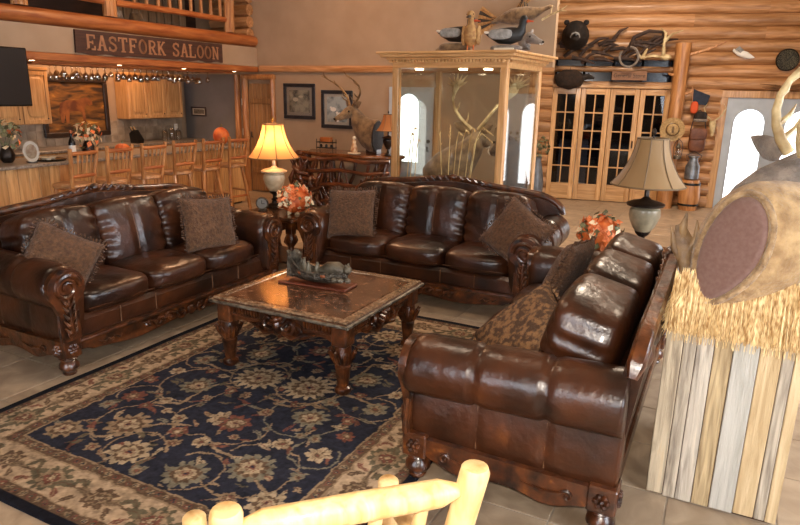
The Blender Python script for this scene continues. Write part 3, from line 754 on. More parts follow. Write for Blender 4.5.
        for xx in (.985, 1.118): MB().tube([(s*xx, -.475, .245), (s*xx, -.475, .34), (s*(xx+(.0 if xx < 1 else -.004)), -.475, .43)], .012, 6).build('bead', carved, fp)
    # back frame
    n = 48; xs_ = [-1.10+2.20*i/n for i in range(n+1)]
    out = [(x, crest_z(x)-.03) for x in xs_]
    M = T(0, .375, 0) @ RX(Rd(-7)) @ T(0, 0, 0)
    bp = MB().prism(out+[(1.0, .22), (-1.0, .22)], .0, .075, M=M).build('back_panel', leather, t, 45)
    secs = []
    for i in range(n*2+1):
        x = -1.125+2.25*i/(2*n); z = crest_z(x)
        secs.append((x, .04, z))
    rs_ = []
    for i, p in enumerate(secs):
        a_, b_ = Vector(secs[max(i-1, 0)]), Vector(secs[min(i+1, len(secs)-1)]); tg = (b_-a_).normalized(); nn = Vector((-tg.z, 0, tg.x))
        rs_.append([tuple(M @ (Vector(p)+Vector((0, 1, 0))*dy+nn*dn)) for dy, dn in ((-.030, -.026), (-.038, -.01), (-.034, .018), (-.022, .03), (.022, .03), (.034, .018), (.038, -.01), (.030, -.026))])
    for e_ in (0, -1):
        c_ = sum((Vector(p) for p in rs_[e_]), Vector())/8; rs_[e_] = [tuple(c_+(Vector(p)-c_)*.55) for p in rs_[e_]]
    cr = MB().loft(rs_).build('crest_rail', carved, t, 40)
    q = MB()
    for s in (-1, 1):
        for k in range(5):
            x = s*(.04+.075*k); q.tube([tuple(M @ Vector((x, .012, crest_z(x)-.02))), tuple(M @ Vector((x+s*.04, .0, crest_z(x)+.022-.004*k))), tuple(M @ Vector((x+s*.085, .010, crest_z(x)-.012)))], (.008, .013-.0015*k, .004), 6)
    q.ball(tuple(M @ Vector((0, .01, crest_z(0)+.012))), (.05, .035, .035), 8, 6); q.build('carving', carved, cr)
    # tufted roll on the outside back under the crest
    m = MB()
    for i in range(11):
        x = -.95+.19*i; m.ball(tuple(M @ Vector((x, .075, crest_z(x)-.10))), (.092, .02, .045), 8, 6)
    m.build('back_roll', leather, bp)
    return t
sofa = make_sofa()
sofas = [(sofa, (-4.13, 3.57, 0), PI/2, 'dark leather sofa with carved wood frame standing in front of the bar stools'),
         (copy_tree(sofa), (-2.42, 5.44, 0), 0, 'dark leather sofa with carved wood frame standing in front of the glass cabinet'),
         (copy_tree(sofa), (-.74, 3.625, .006), -PI/2, 'dark leather sofa with carved wood frame standing next to the plank pedestal')]
for o, l, r, lab in sofas:
    o.location = l; o.rotation_euler = (-.0135 if r < 0 else 0, 0, r); o['label'] = lab; o['group'] = 'matching leather sofas'
# throw pillows
def make_pillow(mat):
    n = 22; V = []; F = []
    for side in (1, -1):
        b = len(V)
        for i in range(n+1):
            for j in range(n+1):
                x, y = 2*i/n-1, 2*j/n-1
                h = .075*max(0, (1-x**4)*(1-y**4))**.55
                k = 1-.06*(1-x*x)*abs(y)**3 ; k2 = 1-.06*(1-y*y)*abs(x)**3
                e = 1+.012*math.sin(37*x+23*y)
                V.append((x*.235*k2*e, side*(h+.004)+.004*math.sin(9*x)*math.cos(7*y)*(h > .01), y*.235*k*e))
        for i in range(n):
            for j in range(n):
                a, c = b+i*(n+1)+j, b+(i+1)*(n+1)+j; F.append((a, c, c+1, a+1) if side < 0 else (a, a+1, c+1, c))
    # close the rim
    m2 = (n+1)**2
    ring = [i*(n+1) for i in range(n+1)]+[n*(n+1)+j for j in range(1, n+1)]+[i*(n+1)+n for i in range(n-1, -1, -1)]+[j for j in range(n-1, 0, -1)]
    for a, c in zip(ring, ring[1:]+ring[:1]): F.append((a, c, c+m2, a+m2))
    m = MB(); m.add(V, F)
    body = m.mesh('body', 70); body.materials.append(mat)
    f = MB(); nf = 88
    for k in range(nf):
        u = k/nf*4; s = int(u); w_ = (u-s)*2-1
        x, z = ((w_, -1), (1, w_), (-w_, 1), (-1, -w_))[s]; ox, oz = ((0, -1), (1, 0), (0, 1), (-1, 0))[s]
        L_ = .022*random.uniform(.7, 1.2)
        px, pz = x*.232, z*.232; jx, jz = random.uniform(-.012, .012), random.uniform(-.012, .012)
        f.tube([(px, 0, pz), (px+ox*L_+jx, random.uniform(-.01, .01), pz+oz*L_+jz)], (.007, .005), 4)
    fringe = f.mesh('fringe', 40); fringe.materials.append(mat)
    return body, fringe
pb, pf = make_pillow(chen); tb, tf = make_pillow(tapes)
def pillow(loc, rot, lab, mesh=(pb, pf), s=1.0):
    t = thing('throw_pillow', lab, 'pillow', loc, group='throw pillows on the sofas'); t.rotation_mode = 'XYZ'; t.rotation_euler = rot; t.scale = (s, s, s)
    for nm, me in (('body', mesh[0]), ('fringe', mesh[1])):
        o = bpy.data.objects.new(nm, me); col.objects.link(o); o.parent = t
# left sofa faces +x ; back sofa faces -y ; right sofa faces -x
pillow((-3.95, 2.70, .69), (Rd(-24), Rd(28), Rd(48)), 'brown fringed pillow on the bar-side sofa, at the arm away from the lit lamp', s=.95)
pillow((-3.92, 4.10, .715), (Rd(-20), Rd(4), Rd(70)), 'brown fringed pillow on the bar-side sofa, next to the lit lamp')
pillow((-3.13, 5.17, .72), (Rd(-20), Rd(-3), Rd(12)), 'brown fringed pillow on the cabinet-side sofa, next to the lit lamp')
pillow((-1.50, 5.15, .715), (Rd(-22), Rd(30), Rd(-14)), 'brown fringed pillow tilted on a corner, on the cabinet-side sofa')
pillow((-.80, 2.98, .675), (Rd(-48), Rd(14), Rd(-58)), 'patterned tapestry pillow leaning on the sofa next to the plank pedestal', (tb, tf), 1.05)
pillow((-.86, 4.22, .715), (Rd(-24), Rd(-4), Rd(-98)), 'plain brown fringed pillow on the sofa next to the plank pedestal', s=.95)

# ================================================================== COFFEE TABLE
def carved_leg(m, cx, cy, z1):
    m.box(cx-.055, cx+.055, cy-.055, cy+.055, z1-.13, z1, .008)
    m.lathe([(.045, z1-.12), (.052, z1-.15), (.058, z1-.18), (.06, z1-.205), (.052, z1-.235), (.042, z1-.255), (.05, z1-.265), (.046, z1-.29), (.036, .07), (.032, .045), (.048, .035), (.052, .018), (.045, 0)], 14, M=T(cx, cy, 0), sq=.25)
def leg_leaves(cx, cy, z1):
    q = MB()
    for k in range(8):
        a = 2*PI*k/8; c, s = math.cos(a), math.sin(a)
        q.tube([(cx+.045*c, cy+.045*s, z1-.25), (cx+.066*c, cy+.066*s, z1-.20), (cx+.088*c, cy+.088*s, z1-.155), (cx+.098*c, cy+.098*s, z1-.165)], (.008, .016, .013, .005), 6)
    return q
def cartouche(q, M):
    for s in (-1, 1):
        q.spiral((s*.065, -.012, 0), .06, 1.4, .017, plane='xz', a0=PI/2, sgn=s, M=M, n=7)
        q.spiral((s*.115, -.006, -.025), .035, 1.1, .011, plane='xz', a0=PI, sgn=-s, M=M)
        q.tube([(s*.02, -.012, -.05), (s*.09, -.016, -.065), (s*.16, -.008, -.035), (s*.22, -.003, -.03)], (.012, .013, .01, .004), 6, M=M)
        for k in range(4): q.tube([(s*.012*k, -.012, .02-.02*k), (s*(.02+.014*k), -.03, .045-.02*k), (s*(.035+.016*k), -.015, .06-.018*k)], (.008, .012, .004), 6, M=M)
    q.ball((0, -.018, -.01), (.028, .025, .05), 8, 6, M=M); q.ball((0, -.03, .03), (.02, .018, .02), 8, 6, M=M)
ct = thing('coffee_table', 'square carved wood coffee table with brown marble top on the rug', 'table', (-2.42, 3.60, .0125))
H_ = .535
m = MB().box(-H_, H_, -H_, H_, .452, .482, .012); te = m.build('top_edge', carved, ct)
q = MB()
for s in (-1, 1):
    q.tube([(-H_, s*H_, .468), (H_, s*H_, .468)], .012, 7); q.tube([(s*H_, -H_, .468), (s*H_, H_, .468)], .012, 7)
q.build('metal_bead', pewter, te)
bt = MB()
for s in (-1, 1):
    bt = MB().box(-.525, .525, min(s*.525, s*.462), max(s*.525, s*.462), .48, .496, .006).build('border_stone', marbleb, ct)
    bt = MB().box(min(s*.525, s*.462), max(s*.525, s*.462), -.46, .46, .48, .496, .006).build('border_stone', marbleb, ct)
MB().box(-.459, .459, -.459, .459, .48, .495, .004).build('marble_slab', marble, ct)
for k in range(4):
    M = RZ(k*PI/2)
    P = []
    for i in range(41):
        u = i/40; x = -.46+.92*u; qx = abs(2*u-1); P.append((x, .328+.022*math.cos(qx*PI*3)-.03*math.exp(-(qx/.25)**2)))
    ap = MB().prism(P+[(.46, .452), (-.46, .452)], -.475, -.445, M=M).build('apron', carved, ct)
    for s in (-1, 1):
        q = MB()
        for i in range(11): q.ball((s*(.185+.024*i), -.479, .41), (.0095, .014, .026), 6, 4, M=M)
        q.box(s*.17, s*.45, -.482, -.474, .437, .447, .002, M=M); q.box(s*.17, s*.45, -.482, -.474, .372, .382, .002, M=M)
        q.build('frieze', carved, ap)
    q = MB(); cartouche(q, M @ T(0, -.478, .388) @ SC(1.2, 1.5, 1.2)); q.build('cartouche', carved, ap)
for sx in (-1, 1):
    for sy in (-1, 1):
        m = MB(); carved_leg(m, sx*.455, sy*.455, .45); lg = m.build('leg', carved, ct)
        leg_leaves(sx*.455, sy*.455, .45).build('leaf_carving', carved, lg)
# canoe sculpture on the coffee table
canoem = nmat('aged_pewter', '2f2a24', '6b6254', 34, .45, metal=.4, bump=.9, bscale=55, detail=7)
cn = thing('canoe_sculpture', 'pewter coloured canoe sculpture with raised bow on reddish wood base', 'sculpture', (-2.50, 3.66, .509), Rd(4)); cn.scale = (1.16, 1.16, 1.16)
MB().box(-.235, .235, -.085, .085, 0, .012, .004).build('base', nmat('red_wood', '4a1f12', '70331e', 8, .35, (1, 8, 8)), cn)
secs = []
for i in range(15):
    u = i/14; x = -.21+.42*u; e = abs(2*u-1); wd = .062*(1-e**2.6)+.005; kz = .014+.03*e**3; rim = .085+.02*e**2+(.085*max(0, (.35-u)/.35)**1.3)
    secs.append([(x, wd*math.sin(a)*(1 if abs(a) > .6 else .95), kz+(rim-kz)*(1-math.cos(a))/1.0 if abs(a) < PI/2 else rim) for a in [-PI/2+PI*k/10 for k in range(11)]])
m = MB(); m.loft(secs, False, False)
sec2 = [[(x*.96, y*.86, z+.008 if abs(y) < wd else z) for (x, y, z) in s] for s in secs]; m.loft([s[::-1] for s in sec2], False, False)
for i in range(14):
    for e_ in (0, -1):
        pass
hull = m.build('hull', canoem, cn, 50)
for e_ in (0, 10): MB().tube([(s[e_][0], s[e_][1], s[e_][2]) for s in secs], .006, 6).build('gunwale', canoem, hull)
MB().prism([(-.21, .03), (-.165, .03), (-.12, .17), (-.15, .205), (-.20, .16)], -.02, .02).build('bow_shield', canoem, cn)
mm = MB(); mm.tube([(.02, 0, .085), (.08, .0, .11), (.14, 0, .115), (.19, 0, .10)], (.02, .042, .045, .03), 10); mm.ball((.205, 0, .115), (.032, .03, .028), 10, 6)
for y in (-.018, .018): mm.ball((.205, y, .142), (.009, .009, .012), 6, 4)
mm.build('bear_figure', nmat('grey_bear', '443c30', '6b6252', 16, .5, metal=.3, bump=.3, bscale=50), cn, 60)
for (x, y, h) in ((-.10, .015, .10), (-.05, -.02, .09), (-.01, .02, .08)):
    b_ = MB().lathe([(.015, 0), (.017, .03), (.015, .06), (.007, .075), (.007, h), (.0085, h+.004)], 10, M=T(x, y, .05)).build('bottle', nmat('pale_bottle', '5f5848', '7b7362', 9, .5), cn) if x == -.10 else MB().lathe([(.015, 0), (.017, .03), (.015, .06), (.007, .075), (.007, h), (.0085, h+.004)], 10, M=T(x, y, .05)).build('bottle', bpy.data.materials['pale_bottle'], cn)
for (x, y) in ((.15, -.06), (.19, -.055), (.23, -.04)): MB().ball((x, y, .06), (.022, .016, .016), 8, 5).build('nugget', nmat('pale_stone', '4f473b', '6d6455', 20, .6) if x == .15 else bpy.data.materials['pale_stone'], cn)
for (x, y) in ((-.09, -.05), (.0, -.055), (.07, -.058)): MB().ball((x, y, .075), (.02, .01, .014), 8, 5).build('oak_leaf', nmat('rust_paint', '8a4a24', rough=.5) if x == -.09 else bpy.data.materials['rust_paint'], cn)

# ================================================================== END TABLES
def end_table(loc, lab, wx, wy, h=.63):
    t = thing('end_table', lab, 'table', loc, group='carved end tables beside the sofas')
    ed = MB().box(-wx/2, wx/2, -wy/2, wy/2, h-.05, h-.015, .012).build('top_edge', carved, t)
    MB().box(-wx/2+.015, wx/2-.015, -wy/2+.015, wy/2-.015, h-.018, h, .006).build('marble_slab', marble, t)
    for (ax, a, b) in (('x', wx, wy), ('y', wy, wx)):
        for s in (-1, 1):
            M = RZ(0 if ax == 'x' else PI/2)
            P = [(-a/2+.06+(a-.12)*i/20, h-.13+.02*math.cos(PI*4*i/20)) for i in range(21)]
            ap = MB().prism(P+[(a/2-.06, h-.05), (-a/2+.06, h-.05)], s*(b/2-.05)-.012, s*(b/2-.05)+.012, M=M).build('apron', carved, t)
            q = MB(); cartouche(q, M @ RZ(0 if s < 0 else PI) @ T(0, -(b/2-.038), h-.10) @ SC(.6, .6, .6)); q.build('cartouche', carved, ap)
    for sx in (-1, 1):
        for sy in (-1, 1):
            cx, cy = sx*(wx/2-.07), sy*(wy/2-.07)
            m = MB().box(cx-.04, cx+.04, cy-.04, cy+.04, h-.17, h-.05, .006)
            m.lathe([(.04, h-.16), (.055, h-.2), (.062, h-.24), (.045, h-.28), (.028, h-.30), (.034, h-.33), (.022, h-.35), (.03, .20), (.045, .16), (.03, .12), (.036, .05), (.045, .03), (.035, 0)], 12, M=T(cx, cy, 0))
            lg = m.build('leg', carved, t)
            q = MB()
            for k in range(6):
                a = PI*k/3; c, s = math.cos(a), math.sin(a); q.tube([(cx+.035*c, cy+.035*s, h-.28), (cx+.066*c, cy+.066*s, h-.24), (cx+.056*c, cy+.056*s, h-.19)], (.008, .014, .006), 6)
            q.build('leaf_carving', carved, lg)
    MB().box(-wx/2+.06, wx/2-.06, -wy/2+.06, wy/2-.06, .145, .17, .008).build('shelf', carved, t)
end_table((-4.06, 5.34, 0), 'carved end table with marble top carrying the lit lamp', .70, .66)
end_table((-.70, 5.42, 0), 'carved end table with marble top carrying the unlit satin-shaded lamp', .74, .62)
# ================================================================== TABLE LAMPS
def table_lamp(loc, lab, lit, mat_urn, z0=0):
    t = thing('table_lamp', lab, 'lamp', loc, group='urn table lamps with bell shades')
    MB().lathe([(.085, 0), (.09, .012), (.07, .03), (.035, .045), (.028, .07), (.04, .085), (.022, .10), (.022, .13), (.05, .155), (.06, .175)], 16).build('foot', bronze, t)
    MB().lathe([(.045, .165), (.075, .20), (.10, .25), (.115, .30), (.11, .345), (.085, .365)], 20).build('urn', mat_urn, t)
    MB().lathe([(.085, .36), (.135, .372), (.14, .388), (.10, .405), (.04, .42), (.018, .44), (.018, .53), (.012, .54), (.012, .62)], 18).build('cap', bronze if not lit else alab, t)
    n = 8; secs = []; zs = [.528, .55, .59, .655, .73, .81, .87]; rs = [.265, .246, .214, .174, .140, .117, .108]
    for z, r in zip(zs, rs): secs.append([(r*math.cos(2*PI*k/32)*(1-.035*abs(math.sin(4*2*PI*k/32))), r*math.sin(2*PI*k/32)*(1-.035*abs(math.sin(4*2*PI*k/32))), z) for k in range(32)])
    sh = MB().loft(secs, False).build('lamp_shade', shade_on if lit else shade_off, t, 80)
    ribm = nmat('shade_rib', '8a6238' if lit else '6b5436', rough=.6) if lit or 'shade_rib2' not in bpy.data.materials else bpy.data.materials['shade_rib2']
    for k in range(8):
        a = 2*PI*k/8; MB().tube([(r*1.004*math.cos(a), r*1.004*math.sin(a), z) for z, r in zip(zs, rs)], .0045, 5).build('rib', ribm, sh)
    for z, r in ((.528, .265), (.87, .108)): MB().tube([(r*math.cos(2*PI*k/32), r*math.sin(2*PI*k/32), z) for k in range(33)], .006, 6).build('trim_band', ribm, sh)
    MB().lathe([(.006, .86), (.006, .895), (.016, .90), (.02, .915), (.012, .935), (.003, .945)], 10).build('finial', bronze if not lit else nmat('brass', 'a5793a', rough=.3, metal=.8), t)
    MB().tube([(.1, 0, .868), (-.1, 0, .868)], .004, 5).build('spider', bronze, t); MB().tube([(0, .1, .868), (0, -.1, .868)], .004, 5).build('spider', bronze, t)
    bm = emat('bulb_glow', 'ffd9a0', 6) if lit else white
    MB().ball((0, 0, .655), (.032, .032, .042), 12, 8).build('bulb', bm, t)
    if lit:
        light('lamp_bulb_light', 'POINT', (loc[0], loc[1], loc[2]+.68), 20, (1, .58, .27), .05)
    return t
table_lamp((-4.27, 5.47, .631), 'lit urn table lamp with glowing bell shade', True, alab)
tl2 = table_lamp((-.53, 5.36, .631), 'unlit urn table lamp with satin tan bell shade', False, nmat('crackle_glass', '756a55', '9a8e74', 14, .3, coat=.4)); tl2.scale = (1.05, 1.05, 1.05)
# mantel clock beside the lit lamp
ck = thing('desk_clock', 'small round grey desk clock beside the lit lamp', 'clock', (-4.25, 5.24, .631), Rd(25))
MB().lathe([(.062, 0), (.066, .01), (.066, .03), (.058, .036)], 20, M=T(0, .0, .075) @ RX(PI/2)).build('case', pewter, ck)
MB().lathe([(.052, .0), (.052, .003)], 20, M=T(0, -.036, .075) @ RX(PI/2)).build('dial', nmat('clock_dial', '8f8f8c', rough=.4), ck)
MB().box(-.003, .003, -.042, -.040, .075, .11).box(-.003, .03, -.042, -.040, .072, .078).build('hands', blackm, ck)
MB().box(-.045, .045, -.03, .02, 0, .014, .004).build('foot', pewter, ck)
# floral pumpkins
lf = MB(); lf.add([(0, 0, 0), (.35, .5, .10), (0, 1, .0), (-.35, .5, .10), (0, .5, -.02)], [(0, 1, 4), (1, 2, 4), (2, 3, 4), (3, 0, 4)])
lfm = {k: lf.mesh('leaf', 40, False) for k in 'ocg'}
for k, mt in (('o', petalo), ('c', petalc), ('g', leafg)): lfm[k].materials.append(mt)
def ribbed(m, r, h, n=40, ribs=10, M=None):
    secs = []
    for i in range(13):
        ph = -PI/2+PI*i/12; ph = max(min(ph, 1.54), -1.54); cp = math.cos(ph)
        secs.append([(r*cp*(1-.10*abs(math.sin(ribs/2*2*PI*k/n))**.6*1)*math.cos(2*PI*k/n), r*cp*(1-.10*abs(math.sin(ribs/2*2*PI*k/n))**.6)*math.sin(2*PI*k/n), h/2+h/2*math.sin(ph)*(1-.10*cp*0)-(.0)) for k in range(n)])
    m.loft(secs, True, True, M)
def flower_pumpkin(loc, lab, r, h, mix, nl, face, mat=orange):
    t = thing('floral_pumpkin', lab, 'pumpkin', loc)
    m = MB(); ribbed(m, r, h); m.build('pumpkin', mat, t, 60)
    MB().tube([(0, 0, h-.01), (.01, 0, h+.03), (.03, .01, h+.05)], (.018, .013, .016), 7).build('stem', leafg, t)
    fd = Vector(face).normalized()
    for k in range(nl):
        while True:
            d = Vector((random.gauss(0, 1), random.gauss(0, 1), random.gauss(.25, .8))).normalized()
            if d.dot(fd) > -.1 and d.z > -.72: break
        p = Vector((d.x*r, d.y*r, h/2+d.z*h/2))*1.0
        o = bpy.data.objects.new('petal' if True else '', lfm[random.choice(mix)]); col.objects.link(o); o.parent = t
        o.location = p-d*.005
        q = d.to_track_quat('Z', 'Y').to_matrix().to_4x4() @ RZ(random.uniform(0, 6.3)) @ RX(random.uniform(.05, .6))
        o.rotation_euler = q.to_euler(); s = random.uniform(.05, .085); o.scale = (s, s, s)
flower_pumpkin((-3.88, 5.30, .631), 'round pumpkin smothered in orange and cream flowers beside the lit lamp', .165, .27, 'ooccog', 150, (.3, -1, .4))
flower_pumpkin((-.84, 5.30, .631), 'orange pumpkin with grey-green leaf garland beside the satin-shaded lamp', .165, .28, 'oooggc', 110, (-.1, -1, .3))
bx = thing('bronze_figurine', 'small bronze figurine group on the end table below the satin-shaded lamp', 'figurine', (-.64, 5.19, .631))
MB().box(-.06, .06, -.025, .025, 0, .012, .003).build('base', darkwood, bx)
for x, h in ((-.035, .11), (.02, .13)): MB().lathe([(.018, .01), (.022, .03), (.014, .06), (.018, .08), (.012, h-.025), (.016, h-.01), (.004, h)], 10, M=T(x, 0, 0)).build('figure', nmat('gold_bronze', '7a5a2a', '9a763c', 12, .35, metal=.7) if x < 0 else bpy.data.materials['gold_bronze'], bx)
# ================================================================== PLANK PEDESTAL WITH MOUNT
pdst = thing('plank_pedestal', 'tall pedestal of weathered barn boards beneath the felt-backed mount', 'pedestal', (.135, 3.22, 0))
hw, hd, ph_ = .275, .245, .865
MB().box(-hw+.02, hw-.02, -hd+.02, hd-.02, .0, ph_-.02).build('core', darkwood, pdst, 0)
wds = (.075, .055, .07, .075, .10, .085, .045, .045); x = -hw
for k, wd in enumerate(wds):
    m = MB(); j = random.uniform(-.004, .004)
    m.box(x+.0015, x+wd-.0015, -hd+j, -hd+.02, .004+random.uniform(0, .012), ph_-random.uniform(0, .006), .003)
    m.build('plank', {4: barng, 5: barno, 7: barno}.get(k, barn), pdst); x += wd
for s in (-1, 1):
    y = -hd+.021
    for k in range(5):
        wd = .0925; MB().box(s*hw-(.02 if s > 0 else 0), s*hw+(.02 if s < 0 else 0), y+.001, y+wd-.001, .004, ph_-.004, .003).build('plank', barn, pdst); y += wd
MB().box(-hw-.004, hw+.004, -hd-.004, hd+.004, ph_-.002, ph_+.012, .003).build('top_board', darkwood, pdst)
# straw skirt
st = MB()
for k in range(2600):
    side = random.random()
    if side < .6: x, y, nx_, ny_ = random.uniform(-hw, hw), -hd, 0, -1
    elif side < .8: x, y, nx_, ny_ = -hw, random.uniform(-hd, hd), -1, 0
    else: x, y, nx_, ny_ = hw, random.uniform(-hd, hd), 1, 0
    x += .135; y += 3.22; z = ph_+.013+random.uniform(.12, .24); zl = ph_-random.uniform(-.004, .03) if random.random() < .93 else ph_-.06
    o1 = -.06*(z-ph_)/.2; o2 = random.uniform(.006, .045); jx, jy = random.uniform(-.014, .014), random.uniform(-.01, .01)
    w_ = random.uniform(.0011, .0026)
    a = (x+nx_*o1, y+ny_*o1, z); b = (x+nx_*(o1+o2)/2+jx*.5, y+ny_*(o1+o2)/2+jy*.3, (z+zl)/2); c = (x+nx_*o2+jx, y+ny_*o2, zl)
    st.tube([a, b, c], (w_, w_, w_*.7), 3)
so = st.build('straw_skirt', straw, None, 0); tag(so, 'loose golden straw fringe around the top of the plank pedestal', 'straw', None, 'stuff')

def ring_loft(m, spine, n=16):
    """spine: list of (centre, half-width, half-height, normal/axis hint)"""
    P = [Vector(s[0]) for s in spine]; secs = []
    for i, s in enumerate(spine):
        t = (P[min(i+1, len(P)-1)]-P[max(i-1, 0)]).normalized()
        if len(s) > 3 and s[3] is not None: t = Vector(s[3]).normalized()
        side = t.cross(Vector((0, 0, 1)))
        if side.length < .05: side = Vector((1, 0, 0))
        side.normalize(); up = side.cross(t)
        secs.append([tuple(P[i]+side*s[1]*math.cos(2*PI*k/n)+up*s[2]*math.sin(2*PI*k/n)) for k in range(n)])
    m.loft(secs); return secs
def ear(m, base, d, up, ln, wd):
    d = Vector(d).normalized(); s = d.cross(Vector(up)).normalized(); b = Vector(base); f = s.cross(d)
    secs = []
    for u, w_ in ((0, .35), (.2, .8), (.45, 1), (.7, .75), (.9, .35), (1, .05)):
        c = b+d*ln*u
        secs.append([tuple(c+s*wd*w_*math.cos(a)+f*(.25*wd*w_*math.sin(a)+.35*wd*w_*(abs(math.cos(a))))) for a in [2*PI*k/10 for k in range(10)]])
    m.loft(secs)
def antler(m, base, side, fwd, up, sc, tines=4, spread=.9, palm=0.0, thick=1.0):
    b = Vector(base); s = Vector(side).normalized(); f = Vector(fwd).normalized(); u = Vector(up).normalized()
    pts = []
    for i in range(9):
        t = i/8; a = t*1.5
        pts.append(b+(s*(spread*math.sin(a)*.55)+u*(.15*t+.75*t**1.2)+f*(-.20*math.sin(t*PI)+.28*t**2))*sc)
    m.tube(pts, [sc*thick*(.038*(1-t/8*.72)) for t in range(9)], 7)
    for k in range(tines):
        q = pts[1+int(round(k*7/tines))] if k else pts[1]
        ln = sc*(.20+.10*math.sin(k*1.9+1)); tip = q+(u*.8+f*(.55-.2*k/tines)-s*(.15*k-.2))*ln
        m.tube([q, (q+tip)/2+f*ln*.12, tip], [sc*.024*thick, sc*.018*thick, sc*.004], 6)
    if palm:
        q = pts[6]; 
        m.tube([pts[5], pts[6], pts[7], pts[8]], [(.02*sc, .04*sc), (.03*sc, .09*sc), (.028*sc, .10*sc), (.012*sc, .03*sc)], 8)
        for k in range(palm):
            a = -1.0+2.2*k/(palm-1); tip = pts[7]+(u*math.cos(a)+s*math.sin(a)+f*.15)*sc*(.26+.05*(k % 2))
            m.tube([pts[7], (pts[7]+tip)/2, tip], [(.014*sc, .035*sc), (.012*sc, .024*sc), .003*sc], 6)
def deer_head(t, hp, look, sc, fur, mats=None, ears=True, antl_=None, tines=5, palm=0, spread=.9, neckpts=None, thick=1.0):
    """continuous neck+head mesh; hp = poll position, look = muzzle direction"""
    hp = Vector(hp); L = Vector(look).normalized(); side = L.cross(Vector((0, 0, 1))).normalized(); up = side.cross(L)
    sp = list(neckpts)
    sp += [(tuple(hp+L*.02*sc), .085*sc, .10*sc, L), (tuple(hp+L*.11*sc-up*.005*sc), .082*sc, .092*sc, L), (tuple(hp+L*.19*sc-up*.015*sc), .062*sc, .072*sc, L),
           (tuple(hp+L*.27*sc-up*.025*sc), .046*sc, .053*sc, L), (tuple(hp+L*.33*sc-up*.03*sc), .044*sc, .046*sc, L), (tuple(hp+L*.365*sc-up*.032*sc), .034*sc, .036*sc, L), (tuple(hp+L*.375*sc-up*.032*sc), .012*sc, .015*sc, L)]
    m = MB(); ring_loft(m, sp, 18); body = m.build('head_and_neck', fur, t, 80)
    MB().ball(tuple(hp+L*.362*sc-up*.02*sc), (.03*sc, .03*sc, .022*sc), 10, 6).build('nose', blackp, t)
    mz = MB(); mz.ball(tuple(hp+L*.335*sc-up*.055*sc), (.04*sc, .04*sc, .022*sc), 10, 6); mz.build('chin_patch', white, t)
    for s in (-1, 1):
        MB().ball(tuple(hp+L*.115*sc+side*s*.076*sc+up*.028*sc), .016*sc, 8, 6).build('eye', blackp, t)
        if ears:
            m = MB(); ear(m, hp+side*s*.07*sc+up*.06*sc-L*.02*sc, side*s*1.0+up*.42-L*.25, L, .20*sc, .056*sc); m.build('ear', fur, t, 80)
        if antl_:
            m = MB(); antler(m, hp+side*s*.045*sc+up*.085*sc, side*s, L, up, .62*sc, tines, spread, palm, thick); m.build('antler', antl_, t, 60)
    return body
# the large mount on the pedestal, felt back to the camera
mt_ = thing('deer_mount', 'large tan deer mount with brown felt back on the straw pedestal', 'taxidermy mount', (0, 0, 0))
c0 = Vector((.062, 3.03, 1.225)); nrm = Vector((-.42, -.88, .16)).normalized(); ax = Vector((-nrm.y, nrm.x, 0)).normalized(); upv = nrm.cross(ax)*-1
if upv.z < 0: upv = -upv
tl = Rd(-14); a1 = ax*math.cos(tl)+upv*math.sin(tl); a2 = -ax*math.sin(tl)+upv*math.cos(tl)
def oval(c, rx, ry, n=28, sq=.0): 
    out = []
    for k in range(n):
        a = 2*PI*k/n; x, y = math.cos(a), math.sin(a)
        wob = 1+.03*math.sin(3*a+1)
        if y < -.1: x *= 1-.18*(-y)**1.5
        out.append(tuple(Vector(c)+a1*rx*x*wob+a2*ry*y*wob))
    return out
secs = []
for (c, rx, ry) in ((c0-nrm*.0, .129, .245), (c0-nrm*.006, .154, .268), (c0+nrm*-.03, .182, .288), (c0+Vector((.06, .07, .0)), .205, .30), (c0+Vector((.13, .13, .0)), .215, .30), (c0+Vector((.21, .18, .02)), .20, .27),
                    (c0+Vector((.30, .22, .05)), .175, .23), (c0+Vector((.40, .25, .10)), .15, .19), (c0+Vector((.48, .27, .16)), .12, .15), (c0+Vector((.54, .28, .22)), .10, .11)):
    secs.append(oval(c, rx, ry))
MB().loft(secs).build('shoulder_hide', furt, mt_, 80)
fo = MB(); fo.loft([oval(c0+nrm*.004, .126, .238), oval(c0+nrm*.016, .120, .231), oval(c0+nrm*.020, .105, .21), oval(c0+nrm*.021, .03, .05)]); fo.build('felt_back', felt, mt_, 60)
rim = oval(c0-nrm*.004, .142, .256); MB().tube(rim+rim[:1], .015, 8).build('fur_rim', nmat('pale_fur', '7d6040', 'b3936a', 20, .85, detail=8, bump=.7, bscale=80, sheen=.3), mt_, 80)
MB().tube([tuple(Vector(p)+nrm*.012) for p in rim[17:23]], (.008, .016, .014, .016, .012, .006), 7).build('hide_lining', cream, mt_)
# grey hunched second deer behind, facing right, with ears and heavy antlers at the frame edge
d2 = thing('deer_mount', 'grey-brown deer mount with heavy pale antlers in front of the grey doors', 'taxidermy mount', (0, 0, 0))
hp = Vector((.275, 3.60, 1.515))
neck = [((.12, 3.64, 1.00), .13, .14, (.2, .1, 1)), ((.10, 3.64, 1.12), .14, .15, (.2, .1, 1)), ((.11, 3.64, 1.23), .14, .15, (.5, .1, 1)), ((.15, 3.63, 1.33), .13, .14, (.8, .1, .8)), ((.205, 3.61, 1.42), .115, .12, (1, .1, .7))]
deer_head(d2, hp, (.72, .5, -.15), 1.05, furg, neckpts=neck, antl_=antl, tines=5, spread=.30, thick=1.15)
MB().box(-.02, .26, 3.50, 3.78, 0, .86, .01).build('stand', darkwood, d2)
MB().lathe([(.13, .86), (.135, .90), (.11, .98), (.125, 1.04)], 16, M=T(.12, 3.64, 0)).build('stand_block', darkwood, d2)
